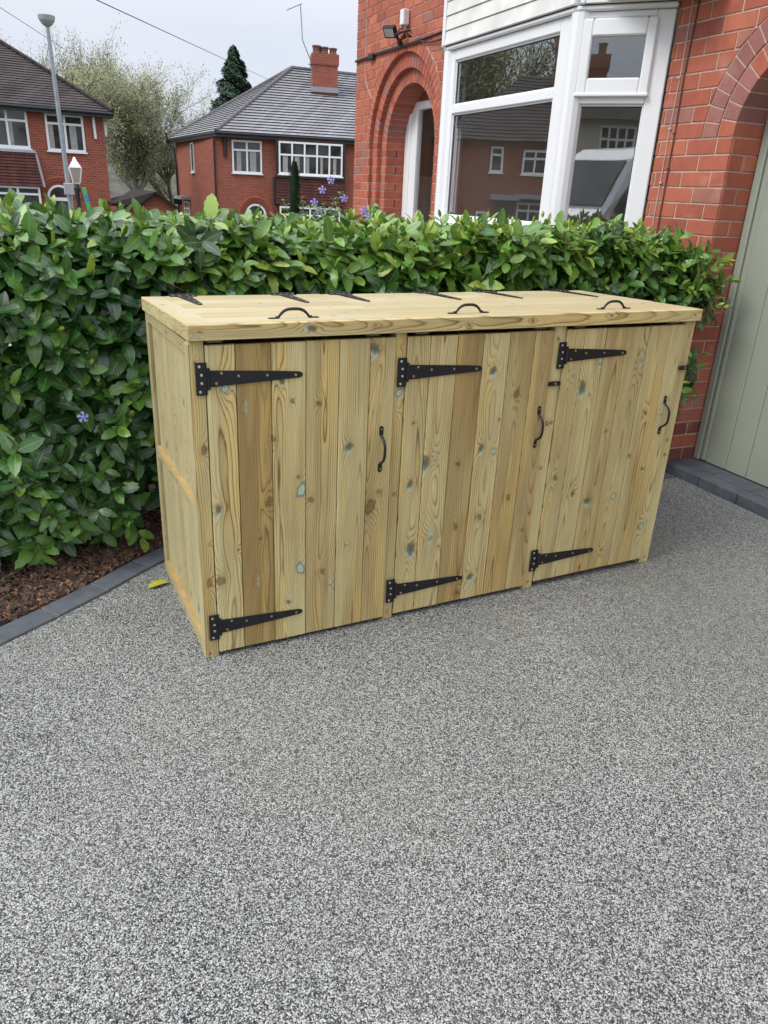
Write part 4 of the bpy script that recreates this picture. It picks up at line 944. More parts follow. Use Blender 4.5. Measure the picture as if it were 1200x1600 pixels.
# woody stems inside
for k in range(46):
    x = -2.9 + 6.0 * k / 45 + random.uniform(-.05, .05); y = 1.42 + random.uniform(-.1, .1); p = Vector((x, y, 0)); pts = [p.copy()]
    for j in range(5): p = p + Vector((random.uniform(-.06, .06), random.uniform(-.06, .06), .26)); pts.append(p.copy())
    stems.tube(pts, [.018, .015, .012, .010, .007, .004], 6)
    for j in range(9):
        q = pts[1 + j % 4]; e = q + Vector((random.uniform(-.25, .25), random.uniform(-.32, .3), random.uniform(.05, .3))); stems.tube([q, (q + e) / 2 + Vector((0, 0, .02)), e], [.006, .005, .003], 4)
so_ = stems.build('stems', MT['twig'], hedge); so_['kind'] = 'stuff'
# low ground-cover fringe leaves at the foot of the hedge
# periwinkle
def flower(p, n, r=.02):
    mb = MB(); n = Vector(n).normalized(); e1 = n.orthogonal().normalized(); e2 = n.cross(e1)
    for k in range(5):
        a = k * 2 * PI / 5; d = e1 * math.cos(a) + e2 * math.sin(a); s_ = e1 * -math.sin(a) + e2 * math.cos(a)
        P = [p + n * .002, p + d * r * .5 + s_ * r * .22 + n * .003, p + d * r * 1.0 + s_ * r * .52 + n * .002, p + d * r * 1.12 + s_ * r * .05 + n * 0, p + d * r * .85 - s_ * r * .28 + n * .001, p + d * r * .45 - s_ * r * .16 + n * .003]
        mb.add(P, [(0, 1, 2, 3), (0, 3, 4, 5)])
    mb.cur = 1; mb.lathe(p, [(.0028, 0), (.002, .004)], 6, n.to_track_quat('Z', 'Y').to_matrix().to_4x4()); return mb
vp = empty('periwinkle', (1.15, 1.75, 1.2)); tag(vp, 'flowering periwinkle with violet blooms growing up through the hedge top', 'plant')
items = []; sm = MB(); fl = []
for k in range(30):
    x = random.gauss(1.06, .13); y = random.uniform(1.62, 1.85); p = Vector((x, y, 1.25)); hgt = random.uniform(.2, .36) * (1.12 if abs(x - 1.06) < .12 else .85); a = Vector((random.gauss(0, .18), random.gauss(-.05, .18), 1)).normalized(); pts = [p]
    n = int(hgt / .028)
    for j in range(n):
        a = (a + Vector((random.gauss(0, .09), random.gauss(0, .09), 0))).normalized(); p = p + a * .028; pts.append(p)
        for sg in (-1, 1):
            d = (Vector((math.cos(j * 1.57), math.sin(j * 1.57), .5)) * sg); d.z = .45; d.normalize(); nn = Vector((0, 0, 1)) - d * d.z; nn.normalize(); items.append((p, d, nn, random.uniform(.026, .042), random.randrange(6), random.uniform(.2, 1), 0))
    sm.tube(pts, .0018, 4)
leaf_object('leaf_mass', items, vp, MT['vinca'])['kind'] = 'stuff'
sm.build('stems', MT['stem'], vp)['kind'] = 'stuff'
for (x, y, z) in ((1.09, 1.78, 1.642), (1.042, 1.78, 1.593), (1.16, 1.76, 1.556), (1.19, 1.55, 1.505), (.97, 1.70, 1.53), (1.0, 1.70, 1.49), (1.205, 1.52, 1.475)):
    flower(Vector((x, y, z)), Vector((-.4, -1, .25)), .019).build('flower', [MT['petal'], MT['white']], vp)
pf = flower(Vector((-.30, .925, .674)), Vector((-.1, -1, .3)), .021)
tag(pf.build('violet_flower', [MT['petal'], MT['white']]), 'single violet periwinkle flower low in the hedge left of the bin store', 'flower')

# ------------------------------------------------------------------ small ground things
chips = MB(); chips2 = MB()
for k in range(9000):
    x = random.uniform(-1.9, .6); y0 = in_front(0, x); y = y0 + .015 + abs(random.gauss(0, .28)); 
    if y > 1.6: continue
    z = .012 + .045 * math.sin(min(1, (y - y0) / (2 - y0) * 2.2) * PI / 2); l = random.uniform(.004, .013) * (2.2 if random.random() < .08 else 1); w = l * random.uniform(.3, .6); a = random.uniform(0, PI); M = Matrix.Translation((x, y, z)) @ Matrix.Rotation(a, 4, 'Z') @ Matrix.Rotation(random.gauss(0, .5), 4, 'X') @ Matrix.Rotation(random.gauss(0, .5), 4, 'Y')
    (chips if random.random() < .8 else chips2).box(-l, l, -w, w, -.002, .0025, M)
tag(chips.build('bark_mulch', MT['chip']), 'dark brown bark mulch covering the bed below the hedge', 'mulch', kind='stuff')
tag(chips2.build('leaf_litter', MT['chip2']), 'orange brown dead leaf scraps lying on the bark mulch', 'leaf litter', kind='stuff')
def fallen(name, pos, rot, size, mat, label, cat):
    tv_, tf, tuv = LT[3]; M = Matrix.Translation(pos) @ Matrix.Rotation(rot, 4, 'Z'); mb = MB(); mb.add([M @ Vector((v[0] * size * .8, (v[1] - .5) * size, v[2] * size * .6 + size * .06)) for v in tv_], tf); return tag(mb.build(name, mat, smooth=True), label, cat)
fallen('fallen_leaf', (-.078, .612, .004), math.radians(-62), .125, MT['yellow'], 'yellow fallen leaf on the gravel at the left foot of the bin store', 'leaf')
fallen('dead_leaf', (-.20, 1.02, .065), math.radians(80), .05, MT['chip2'], 'orange brown dead leaf on the mulch between hedge foot and edging', 'leaf')
fallen('seed_husk', (3.07, .70, .003), math.radians(30), .03, MT['chip'], 'tiny dark leaf scrap on the gravel right of the bin store', 'leaf')
gt = MB()
for k in range(26):
    x = -.80 + random.gauss(0, .05); y = .56 + random.gauss(0, .03); a = random.uniform(0, 6.28); l = random.uniform(.10, .24); b = Vector((x, y, .02)); d = Vector((math.cos(a), math.sin(a), 0)); s_ = Vector((-d.y, d.x, 0)) * .0035; P = []
    for j in range(6): t = j / 5; c = b + d * l * .7 * t * t + Vector((0, 0, l * (t - .35 * t * t))); P += [c - s_ * (1 - t * .9), c + s_ * (1 - t * .9)]
    gt.add(P, [(2 * j, 2 * j + 1, 2 * j + 3, 2 * j + 2) for j in range(5)])
tag(gt.build('grass_tuft', MT['grass']), 'tuft of thin green blades on the soil at the left edge of the bed', 'grass')

# ------------------------------------------------------------------ far houses
def local(o, ang):
    a = math.radians(ang); return Matrix.Translation(o) @ Matrix.Rotation(a, 4, 'Z')
def window(house_, M, s0, s1, z0, z1, cols, transom=None, curtain=False, proud=.0):
    """casement window on plane y=0 of M facing -y"""
    mb = MB(); w = .075; d0, d1 = -.045 - proud, .03 - proud
    mb.box(s0, s1, d0, d1, z0, z0 + w, M); mb.box(s0, s1, d0, d1, z1 - w, z1, M)
    cw = (s1 - s0 - w) / cols
    for k in range(cols + 1): mb.box(s0 + k * cw, s0 + k * cw + w, d0 + .002, d1, z0 + w, z1 - w, M)
    if transom: mb.box(s0 + w, s1 - w, d0 + .004, d1, transom - w / 2, transom + w / 2, M)
    mb.box(s0 - .05, s1 + .05, -.09 - proud, d1, z0 - .05, z0 - .002, M)
    f = mb.build('window', MT['upvc'], house_)
    mb = MB(); mb.quad(M @ Vector((s0 + .02, -.012 - proud, z0 + .02)), M @ Vector((s1 - .02, -.012 - proud, z0 + .02)), M @ Vector((s1 - .02, -.012 - proud, z1 - .02)), M @ Vector((s0 + .02, -.012 - proud, z1 - .02))); mb.build('pane', MT['fglass'], f)
    if curtain:
        for k in range(cols):
            mb = MB(); a = s0 + k * cw + w + random.uniform(-.02, .25) * cw; mb.box(a, a + cw * random.uniform(.2, .5), -.018 - proud, -.014 - proud, z0 + w, (transom or z1) - w / 2, M)
            mb.build('curtain', MT['curtain'], f)
    return f
def tiled(mbt, mbd, A, B, C_, D, rows, lift=.02, out=None):
    """A,B eaves left/right; D,C ridge left/right"""
    A, B, C_, D = map(Vector, (A, B, C_, D)); nrm = (B - A).cross(D - A).normalized()
    if nrm.z < 0: nrm = -nrm
    if out is not None: nrm = Vector(out).normalized()
    for r in range(rows):
        t0, t1 = r / rows, (r + 1) / rows
        a, b = A.lerp(D, t0), B.lerp(C_, t0); c, d = B.lerp(C_, t1), A.lerp(D, t1)
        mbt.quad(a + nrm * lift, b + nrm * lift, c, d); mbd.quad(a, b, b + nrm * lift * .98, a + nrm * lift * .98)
# house 2 (middle distance, hipped grey roof)
h2 = empty('brick_house', (7.4, 34.5, -1.4)); tag(h2, 'detached brick house with hipped grey tile roof beyond the hedge', 'house')
A0 = -14.05; M2 = local((7.37, 34.60, 0), A0); LW = 12.0
sdv = Vector((7.12, 43.7, 0)) - Vector((7.37, 34.60, 0)); M2s = Matrix.Translation((7.37, 34.60, 0)) @ Matrix.Rotation(math.atan2(-sdv.y, -sdv.x), 4, 'Z')   # facing -x side: local +x runs back-to-front
mb = MB()
mb.quad(M2 @ Vector((0, 0, -1.5)), M2 @ Vector((LW, 0, -1.5)), M2 @ Vector((LW, 0, 3.7)), M2 @ Vector((0, 0, 3.7)))
b0 = Vector((7.12, 43.7, 0)); f0 = Vector((7.37, 34.60, 0)); z = Vector((0, 0, 1))
mb.quad(b0 - z * 1.5, f0 - z * 1.5, f0 + z * 3.7, b0 + z * 3.7)
e2 = M2 @ Vector((LW, 0, 0)); e3 = e2 + sdv
mb.quad(e2 - z * 1.5, e3 - z * 1.5, e3 + z * 3.7, e2 + z * 3.7); mb.quad(e3 - z * 1.5, b0 - z * 1.5, b0 + z * 3.7, e3 + z * 3.7)
mb.build('wall', MT['far_brick'], h2)
ea = Vector((7.48, 34.55, 3.78)); rb = ea + (M2.to_3x3() @ Vector((LW + .3, 0, 0))); bk = Vector((7.09, 43.99, 3.78)); ap = Vector((11.98, 38.07, 7.0)); ap2 = Vector((17.6, 38.0, 7.0))
ea = ea + Vector((-.12, -.30, 0)); rb = rb + Vector((.1, -.3, 0)); bk = bk + Vector((-.35, .2, 0))
tl = MB(); dk = MB(); tiled(tl, dk, ea, rb, ap2, ap, 25, .045); tiled(tl, dk, bk, ea, ap, ap, 25, .045); tiled(tl, dk, rb, rb + sdv, ap2, ap2, 20); tiled(tl, dk, rb + sdv, bk, ap, ap2, 20)
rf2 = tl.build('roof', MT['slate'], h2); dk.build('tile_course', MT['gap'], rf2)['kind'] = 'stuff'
mb = MB()
for a, b in ((ea, ap), (bk, ap), (ap, ap2), (rb, ap2)):
    n = int((b - a).length / .33)
    for i in range(n): mb.tube([a.lerp(b, i / n) + z * .03, a.lerp(b, (i + .97) / n) + z * .035], [.095, .085], 8)
mb.build('ridge_tiles', MT['ridge'], rf2)['kind'] = 'stuff'
mb = MB(); mb.tube([ea + Vector((0, 0, -.05)), rb + Vector((0, 0, -.05))], .065, 8); mb.tube([bk + Vector((0, 0, -.05)), ea + Vector((0, 0, -.05))], .065, 8); mb.prism([ea - z * .2, rb - z * .2, rb - z * .03, ea - z * .03], (.02, .18, 0)); mb.prism([bk - z * .2, ea - z * .2, ea - z * .03, bk - z * .03], (.18, .02, 0)); mb.build('gutter', MT['gutter'], h2)
mb = MB(); mb.tube([f0 + Vector((-.06, -.02, 3.6)), f0 + Vector((-.06, -.02, -1.4))], .045, 8); mb.build('downpipe', MT['gutter'], h2)
mb = MB(); mb.tube([b0 + Vector((-.45, .1, 4.1)), b0 + Vector((-.42, .1, 3.55)), b0 + Vector((-.12, -.1, 3.35)), b0 + Vector((-.08, -.3, 2.4)), b0 + Vector((-.08, -.4, -1.2))], .06, 8); mb.box(6.7, 7.1, 42.8, 43.2, .55, 1.0); mb.build('downpipe', MT['gutter'], h2)
mb = MB(); mb.tube([M2 @ Vector((.42, -.08, 3.55)), M2 @ Vector((.42, -.08, 2.8))], .08, 6); mb.build('eave_bracket', MT['gutter'], h2)
window(h2, M2, .72, 2.04, 2.16, 3.50, 2, 3.10, True)
f = window(h2, M2, 2.78, 5.66, 2.20, 3.54, 5, 3.00, True, .35)
mb = MB(); mb.box(2.74, 5.70, -.34, 0, .2, 2.13, M2); mb.box(2.74, 5.70, -.34, -.001, 2.135, 3.6, M2); bw_ = mb.build('bay_wall', MT['hang'], h2)
mb = MB(); mb.box(2.60, 5.82, -.46, 0, 2.05, 2.12, M2); mb.box(2.52, 2.62, -.42, -.0, .95, 2.05, M2); mb.box(2.66, 2.74, -.4, 0, 2.12, 3.6, M2); mb.box(5.7, 5.78, -.4, 0, 2.12, 3.6, M2); mb.build('bay_trim', MT['gutter'], h2)
tl = MB(); dk = MB(); o_ = M2.to_3x3() @ Vector((0, -1, 0))
tiled(tl, dk, *[M2 @ Vector(p) for p in ((2.64, -.40, .96), (5.80, -.40, .96), (5.80, -.38, 2.04), (2.64, -.38, 2.04))], 9, .03, o_); ht = tl.build('hung_tiles', MT['hang'], h2); dk.build('tile_course', MT['gap'], ht)['kind'] = 'stuff'; ht['kind'] = 'stuff'
window(h2, M2, 2.8, 5.6, -.5, .85, 4, .5, False, .36)
# round-headed porch opening with brick rings
def arch_far(house_, M, sc_, zc, r, rings=2, rw=.13):
    for q in range(rings):
        ri, ro = r + rw * q, r + rw * (q + 1) - .012; mb = MB(); n = 16 + 4 * q
        for i in range(n):
            a, b = PI * i / n + .015, PI * (i + 1) / n - .015
            mb.prism([M @ Vector((sc_ + rr * math.cos(t), -.03 - .03 * q, zc + rr * math.sin(t))) for rr, t in ((ri, a), (ri, b), (ro, b), (ro, a))], M.to_3x3() @ Vector((0, .05, 0)))
        o = mb.build('arch_ring', MT['brick'], house_); fattr(o.data, 'tint', [.15 + .2 * q] * len(o.data.vertices))
    mb = MB(); n = 20; P = [(sc_ + (r - .0) * math.cos(PI * i / n), zc + r * math.sin(PI * i / n)) for i in range(n + 1)] + [(sc_ - r, zc - 2.0), (sc_ + r, zc - 2.0)]
    mb.add([M @ Vector((a, -.008, b)) for a, b in P], [tuple(range(len(P)))]); mb.build('recess_shade_panel', MT['dim'], house_)  # flat dark sheet, the shade of the recess is its colour
    w = MB(); n = 16
    for i in range(n):
        a, b = PI * i / n, PI * (i + 1) / n
        w.prism([M @ Vector((sc_ + rr * math.cos(t), -.02, zc + rr * math.sin(t))) for rr, t in ((r * .78, a), (r * .78, b), (r * .95, b), (r * .95, a))], M.to_3x3() @ Vector((0, .015, 0)))
    w.box(sc_ - r * .95, sc_ + r * .95, -.02, -.01, zc - .12, zc - .0, M); w.box(sc_ - r * .95, sc_ - r * .78, -.02, -.009, zc - 2, zc, M); w.box(sc_ + r * .78, sc_ + r * .95, -.02, -.009, zc - 2, zc, M); f = w.build('arched_window', MT['upvc'], house_)
    mb = MB(); P = [(sc_ + (r * .79) * math.cos(PI * i / n), zc + r * .79 * math.sin(PI * i / n)) for i in range(n + 1)] + [(sc_ - r * .79, zc - 1.9), (sc_ + r * .79, zc - 1.9)]
    mb.add([M @ Vector((a, -.012, b)) for a, b in P], [tuple(range(len(P)))]); mb.build('pane', MT['fglass'], f)
arch_far(h2, M2, 1.72, .42, .50, 3, .11)
# side window and side door of house 2
Ms = Matrix.Translation(b0) @ Matrix.Rotation(math.atan2((f0 - b0).y, (f0 - b0).x), 4, 'Z'); Ls = (f0 - b0).length
window(h2, Ms, Ls - 5.2, Ls - 4.5, 2.15, 3.5, 1, None); window(h2, Ms, Ls - 7.5, Ls - 6.2, -.9, .75, 3, .4)
mb = MB(); mb.box(Ls - 7.9, Ls - 5.9, -.5, 0, .85, 1.0, Ms); mb.build('door_canopy', MT['lead'], h2)
# chimney of house 2
ch = Matrix.Translation((13.15, 36.6, 0)) @ Matrix.Rotation(math.radians(-14), 4, 'Z')
def chimney(parent, M, w, d, z0, z1, pots):
    mb = MB(); mb.box(-w / 2, w / 2, -d / 2, d / 2, z0, z1, M); mb.box(-w / 2 - .05, w / 2 + .05, -d / 2 - .05, d / 2 + .05, z1 + .002, z1 + .45, M); c = mb.build('chimney', MT['far_brick'], parent)
    mb = MB()
    for (a, h, r) in pots: mb.lathe(M @ Vector((a, 0, z1 + .452)), [(r, 0), (r * 1.12, .05), (r * .9, .12), (r * .95, h), (r * 1.1, h), (r * 1.1, h + .06), (r * .8, h + .06)], 12)
    return c, mb
c_, pots = chimney(rf2, ch, 1.2, .8, 5.2, 7.05, ((-.38, .30, .20), (-.02, .26, .20), (.40, .24, .18)))
pots.build('chimney_pot', MT['pipe'], h2)
mb = MB(); mb.box(-.66, .66, -.5, .46, 5.9, 6.12, ch); mb.build('flashing', MT['lead'], h2)
mb = MB(); q = Vector((12.42, 36.5, 0)); mb.tube([q + z * 6.9, q + Vector((-.02, 0, 7.25)), q + Vector((-.40, 0, 8.0)), q + Vector((-.46, 0, 8.9)), q + Vector((-.50, 0, 9.35))], .025, 6); mb.tube([q + Vector((-1.15, 0, 9.08)), q + Vector((-.42, 0, 9.42))], .025, 6); mb.tube([q + Vector((-.12, 0, 7.05)), q + Vector((.1, 0, 7.0))], .02, 6)
tag(mb.build('tv_aerial', MT['steel']), 'thin bent television aerial pole fixed to the chimney of the far house', 'aerial')

# house 1 (left, brown hipped roof)
h1 = empty('brick_house', (0, 30.4, -1.4)); tag(h1, 'brick house with dark brown hipped roof at the upper left beyond the hedge', 'house')
M1 = local((2.38, 30.447, 0), 183.1); M1 = Matrix.Translation((2.38, 30.447, 0)) @ Matrix.Rotation(math.radians(3.1), 4, 'Z')
mb = MB(); mb.quad(M1 @ Vector((-12, 0, -1.5)), M1 @ Vector((0, 0, -1.5)), M1 @ Vector((0, 0, 3.85)), M1 @ Vector((-12, 0, 3.85))); mb.quad(M1 @ Vector((0, 0, -1.5)), M1 @ Vector((0, 8, -1.5)), M1 @ Vector((0, 8, 3.85)), M1 @ Vector((0, 0, 3.85))); mb.quad(M1 @ Vector((0, 8, -1.5)), M1 @ Vector((-12, 8, -1.5)), M1 @ Vector((-12, 8, 3.85)), M1 @ Vector((0, 8, 3.85))); mb.build('wall', MT['far_brick'], h1)
q0, q1, q2, q3 = [M1 @ Vector(p) for p in ((-12.2, -.35, 3.9), (.3, -.35, 3.9), (.3, 8.3, 3.9), (-12.2, 8.3, 3.9))]; r0, r1 = M1 @ Vector((-8, 4.2, 7.0)), M1 @ Vector((-4.3, 4.2, 7.0))
tl = MB(); dk = MB(); tiled(tl, dk, q0, q1, r1, r0, 34, .025); tiled(tl, dk, q1, q2, r1, r1, 30, .025); tiled(tl, dk, q2, q3, r0, r1, 20, .025); tiled(tl, dk, q3, q0, r0, r0, 20, .025)
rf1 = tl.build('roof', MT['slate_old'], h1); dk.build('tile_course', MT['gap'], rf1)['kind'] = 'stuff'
mb = MB(); n = 20
for i in range(n): mb.tube([q1.lerp(r1, i / n) + z * .02, q1.lerp(r1, (i + .96) / n) + z * .03], [.10, .085], 6)
mb.build('hip_tiles', MT['slate_old'], rf1)['kind'] = 'stuff'
mb = MB(); mb.tube([q0 - z * .06, q1 - z * .06], .065, 8); mb.tube([q1 - z * .06, q2 - z * .06], .065, 8); mb.prism([q0 - z * .2, q1 - z * .2, q1 - z * .02, q0 - z * .02], (0, .3, 0)); mb.prism([q1 - z * .2, q2 - z * .2, q2 - z * .02, q1 - z * .02], (-.3, 0, 0)); mb.build('gutter', MT['gutter'], h1)
window(h1, M1, -2.02, -.72, 2.50, 3.72, 2, 3.40, True); window(h1, M1, -4.6, -2.6, 2.52, 3.76, 3, 3.40, True)
mb = MB(); mb.prism([M1 @ Vector(p) for p in ((-6, -.42, 1.28), (-2.36, -.42, 1.28), (-2.50, -.14, 2.40), (-6, -.14, 2.40))], (0, .12, 0)); mb.build('tile_backing', MT['hang'], h1)
tl = MB(); dk = MB(); tiled(tl, dk, *[M1 @ Vector(p) for p in ((-6, -.43, 1.28), (-2.36, -.43, 1.28), (-2.50, -.15, 2.40), (-6, -.15, 2.40))], 11, .03, (0, -1, .1)); ht = tl.build('hung_tiles', MT['hang'], h1); dk.build('tile_course', MT['gap'], ht)['kind'] = 'stuff'; ht['kind'] = 'stuff'
mb = MB(); mb.prism([M1 @ Vector(p) for p in ((-6, -.2, 2.38), (-2.46, -.2, 2.38), (-2.46, -.16, 2.47), (-6, -.16, 2.47))], (0, .12, 0)); mb.prism([M1 @ Vector(p) for p in ((-2.37, -.45, 1.26), (-2.28, -.43, 1.26), (-2.42, -.14, 2.42), (-2.52, -.14, 2.42))], (0, .1, 0)); mb.build('flashing', MT['lead'], h1)
window(h1, M1, -5.4, -2.48, .35, 1.26, 4, 1.0, False, .3)
mb = MB(); mb.tube([M1 @ Vector((-.36, -.05, 3.72)), M1 @ Vector((-.34, -.05, 2.98))], .05, 6); mb.tube([M1 @ Vector((.05, .1, 3.5)), M1 @ Vector((.05, .1, 3.1))], .05, 6); mb.build('eave_bracket', MT['white'], h1)
arch_far(h1, M1, -1.80, .92, .46, 3, .10)

# outbuilding between the houses
ob = empty('garage_outbuilding', (2.9, 27.5, -1.3)); tag(ob, 'small brick outbuilding with low brown pitched roof between the two far houses', 'outbuilding')
mb = MB(); mb.box(2.3, 4.3, 27.5, 31, -1.4, .80); mb.quad((3.02, 27.499, .80), (4.3, 27.499, .80), (3.66, 27.499, 1.22), (3.66, 27.499, 1.22)); mb.build('wall', MT['far_brick'], ob)
mb = MB(); mb.prism([(2.1, 27.35, .86), (3.0, 27.2, .80), (3.66, 27.2, 1.30), (2.95, 27.8, 1.36)], (0, .05, -.08)); mb.prism([(3.66, 27.2, 1.30), (4.42, 27.2, .80), (4.42, 31.2, .80), (3.66, 31.2, 1.30)], (0, 0, -.07)); mb.prism([(3.0, 27.25, .82), (3.66, 27.25, 1.28), (3.66, 31.2, 1.28), (2.0, 31.2, .82)], (0, 0, -.07)); mb.build('roof', MT['slate_old'], ob)

# street lamp
lp = empty('street_lamp', (.42, 15.65, -1.0)); tag(lp, 'tall grey street lamp with a bowl shaped head and box on its column', 'street lamp')
p0, p1 = Vector((.337, 15.65, 1.0)), Vector((.275, 15.65, 4.25))
mb = MB(); mb.tube([Vector((.34, 15.65, -1.0)), p0, p1], [.06, .052, .036], 10); mb.build('column', MT['steel'], lp)
mb = MB(); mb.lathe(p1 + Vector((0, 0, -.08)), [(.035, 0), (.035, .06), (.05, .07), (.10, .11), (.14, .17), (.155, .235), (.155, .25), (.06, .262)], 16); mb.build('lamp_head', MT['grey'], lp)
mb = MB(); mb.bbox(.235, .425, 15.45, 15.58, 1.28, 1.50, bev=.01); mb.build('control_box', MT['grey'], lp)
# lantern
ln = empty('garden_lantern', (.29, 11.64, -.6)); tag(ln, 'white framed Victorian style lantern on a short dark post near the street lamp', 'lantern')
mb = MB(); c = Vector((.30, 11.64, 0)); mb.tube([c + z * -.6, c + z * 1.42], .032, 10); mb.lathe(c + z * 1.40, [(.05, 0), (.05, .06), (.03, .1), (.04, .13)], 12); mb.build('post', MT['black'], ln)
mb = MB(); B_ = 1.53; Tz = 1.75
cor = [(-1, -1), (1, -1), (1, 1), (-1, 1)]
for a, b in cor: mb.tube([c + Vector((a * .05, b * .05, B_)), c + Vector((a * .09, b * .09, Tz))], .009, 6)
mb.lathe(c + z * Tz, [(.13, 0), (.12, .02), (.05, .10), (.035, .13), (.01, .16)], 4, Matrix.Rotation(PI / 4, 4, 'Z')); mb.lathe(c + z * (B_ - .03), [(.03, 0), (.075, .02), (.075, .03)], 4, Matrix.Rotation(PI / 4, 4, 'Z')); hd_ = mb.build('lantern_head', MT['white'], ln)
mb = MB(); mb.add([c + Vector((a * r, b * r, zz)) for zz, r in ((B_, .048), (Tz, .086)) for a, b in cor], [(0, 1, 5, 4), (1, 2, 6, 5), (2, 3, 7, 6), (3, 0, 4, 7)]); mb.build('lantern_glass', MT['lampglass'], hd_)
# striped notice post
sg = empty('banner_sign', (.40, 11.2, -.6)); tag(sg, 'narrow green and blue sign strip standing beside the lantern post', 'sign')
mb = MB(); mb.tube([(.405, 11.2, -.6), (.405, 11.2, 1.1)], .02, 8); mb.build('post', MT['grey'], sg)
M = Matrix.Translation((.395, 11.2, 1.33)) @ Matrix.Rotation(math.radians(-9), 4, 'Y')
mb = MB(); mb.bbox(-.03, .03, -.01, .01, -.22, .14, M, .003); pn = mb.build('sign_panel', MT['stripe_g'], sg)
mb = MB(); mb.bbox(-.028, .028, -.014, -.0105, -.06, .02, M, .001); mb.bbox(-.012, .012, -.014, -.0105, .022, .05, M, .001); mb.build('blue_band', MT['stripe_b'], pn)

# wires
def wire(pts, r, label):
    mb = MB(); mb.tube(pts, r, 5, False); tag(mb.build('overhead_wire', MT['cable']), label, 'overhead wire')
def cat(a, b, sag, n=14): a, b = Vector(a), Vector(b); return [a.lerp(b, t) - z * sag * 4 * t * (1 - t) for t in np.linspace(0, 1, n)]
a = Vector((.668, 9.613, 3.713)); b = Vector((10.301, 36.205, 6.196))
wire(cat(a + (a - b) * .05, b + (b - a) * .15, .0), .007, 'telephone wire slanting down past the conifer to the hipped roof')
wire(cat((-2.0, 24.0, 6.55), (1.35, 31.0, 5.85), .0), .009, 'telephone wire ending behind the brown roof at the upper left')

# ------------------------------------------------------------------ trees
def branchy(name, base, H, spread, label, seed, n0=9, leafn=16000, leafs=.055, trunk_r=.28, lean=(0, 0), density=1.):
    r = random.Random(seed); root = empty(name, base); tag(root, label, 'tree'); tb = MB(); tips = []
    def grow(p, d, L_, rad, lvl):
        pts = [p]; q = p
        for i in range(4):
            d = (d + Vector((r.gauss(0, .10), r.gauss(0, .10), .07 if lvl else 0))).normalized(); q = q + d * L_ / 4; pts.append(q)
            if lvl >= 2: tips.append((q, d))
        tb.tube(pts, [rad * (1 - .13 * i) for i in range(5)], 5 if lvl < 2 else 3, False)
        if lvl < 4:
            for k in range([n0, 4, 4, 3][lvl]):
                i = r.randint(1 if lvl else 2, 4); a = r.uniform(0, 6.28); e = Vector((math.cos(a), math.sin(a), 0)); s_ = [.75, .6, .55, .6][lvl] * spread
                nd = (d + e * s_ * r.uniform(.5, 1.2)).normalized(); nd.z = max(nd.z, .05)
                grow(pts[i], nd, L_ * r.uniform(.55, .8), rad * .5, lvl + 1)
    b = Vector(base); grow(b, Vector((lean[0], lean[1], 1)).normalized(), H * .34, trunk_r, 0)
    tb.build('trunk', MT['bark'], root)
    lv = MB(); m = len(tips); V = []; F = []
    for k in range(leafn):
        p, d = tips[r.randrange(m)]; c = p + Vector((r.gauss(0, 1), r.gauss(0, 1), r.gauss(0, 1))) * (.17 * density); a = Vector((r.gauss(0, 1), r.gauss(0, 1), r.gauss(0, 1))).normalized() * leafs * r.uniform(.5, 1.4); b_ = a.orthogonal().normalized() * leafs * .45; i = len(V); V += [c - a, c + b_, c + a, c - b_]; F.append((i, i + 1, i + 2, i + 3))
    lv.add(V, F); o = lv.build('crown', MT['catkin'], root); return root
branchy('willow_tree', (5.5, 48, -1.4), 12.6, 1.3, 'broad bare branching willow with pale olive young leaves between the far houses', 3, 20, 60000, .06, .15)
branchy('budding_tree', (2.2, 41, -1.4), 11.2, 1.0, 'olive budding tree rising behind the brown roof, left of the big willow', 5, 12, 22000, .055, .14)
branchy('birch_tree', (1.0, 52, -1.4), 15.2, .8, 'thin pale wispy tree farthest behind the brown roof and lamp post', 8, 9, 6000, .06, .16)
branchy('scrub_tree', (8.2, 52, -1.4), 8.2, 1.0, 'low dark leafing scrub tree just left of the hipped roof house', 11, 8, 7000, .06, .2)
# conifer
cf = empty('conifer_tree', (10.2, 43, -1.4)); tag(cf, 'tall dark green conifer standing behind the hipped roof', 'tree')
mb = MB(); mb.tube([(10.2, 43, -1.4), (10.3, 43, 8.0)], [.22, .03], 8); mb.build('trunk', MT['bark'], cf)
r = random.Random(4); V = []; F = []
TOPZ = 8.35
for k in range(30000):
    t = r.random() ** .75; zz = TOPZ - t * 9.0; rad = .10 + 2.75 * (t ** .8); a = r.uniform(0, 6.28)
    lob = .78 + .2 * math.sin(a * 5 + zz * 3.0) + .2 * math.sin(zz * 7.0 + a * 2) + .14 * math.sin(zz * 17 + a * 7); rr = rad * lob * (1 - .3 * r.random() ** 2)
    c = Vector((10.30 + rr * math.cos(a), 43 + rr * math.sin(a), zz + r.gauss(0, .05) - rr * .12)); o_ = Vector((math.cos(a), math.sin(a), -.5)).normalized(); s_ = Vector((-math.sin(a), math.cos(a), r.gauss(0, .5))).normalized(); L_ = r.uniform(.07, .15); i = len(V); V += [c - o_ * L_, c + s_ * L_ * .5, c + o_ * L_, c - s_ * L_ * .5 + Vector((0, 0, .03))]; F.append((i, i + 1, i + 2, i + 3))
mb = MB(); mb.add(V, F); mb.build('crown', MT['conifer'], cf)
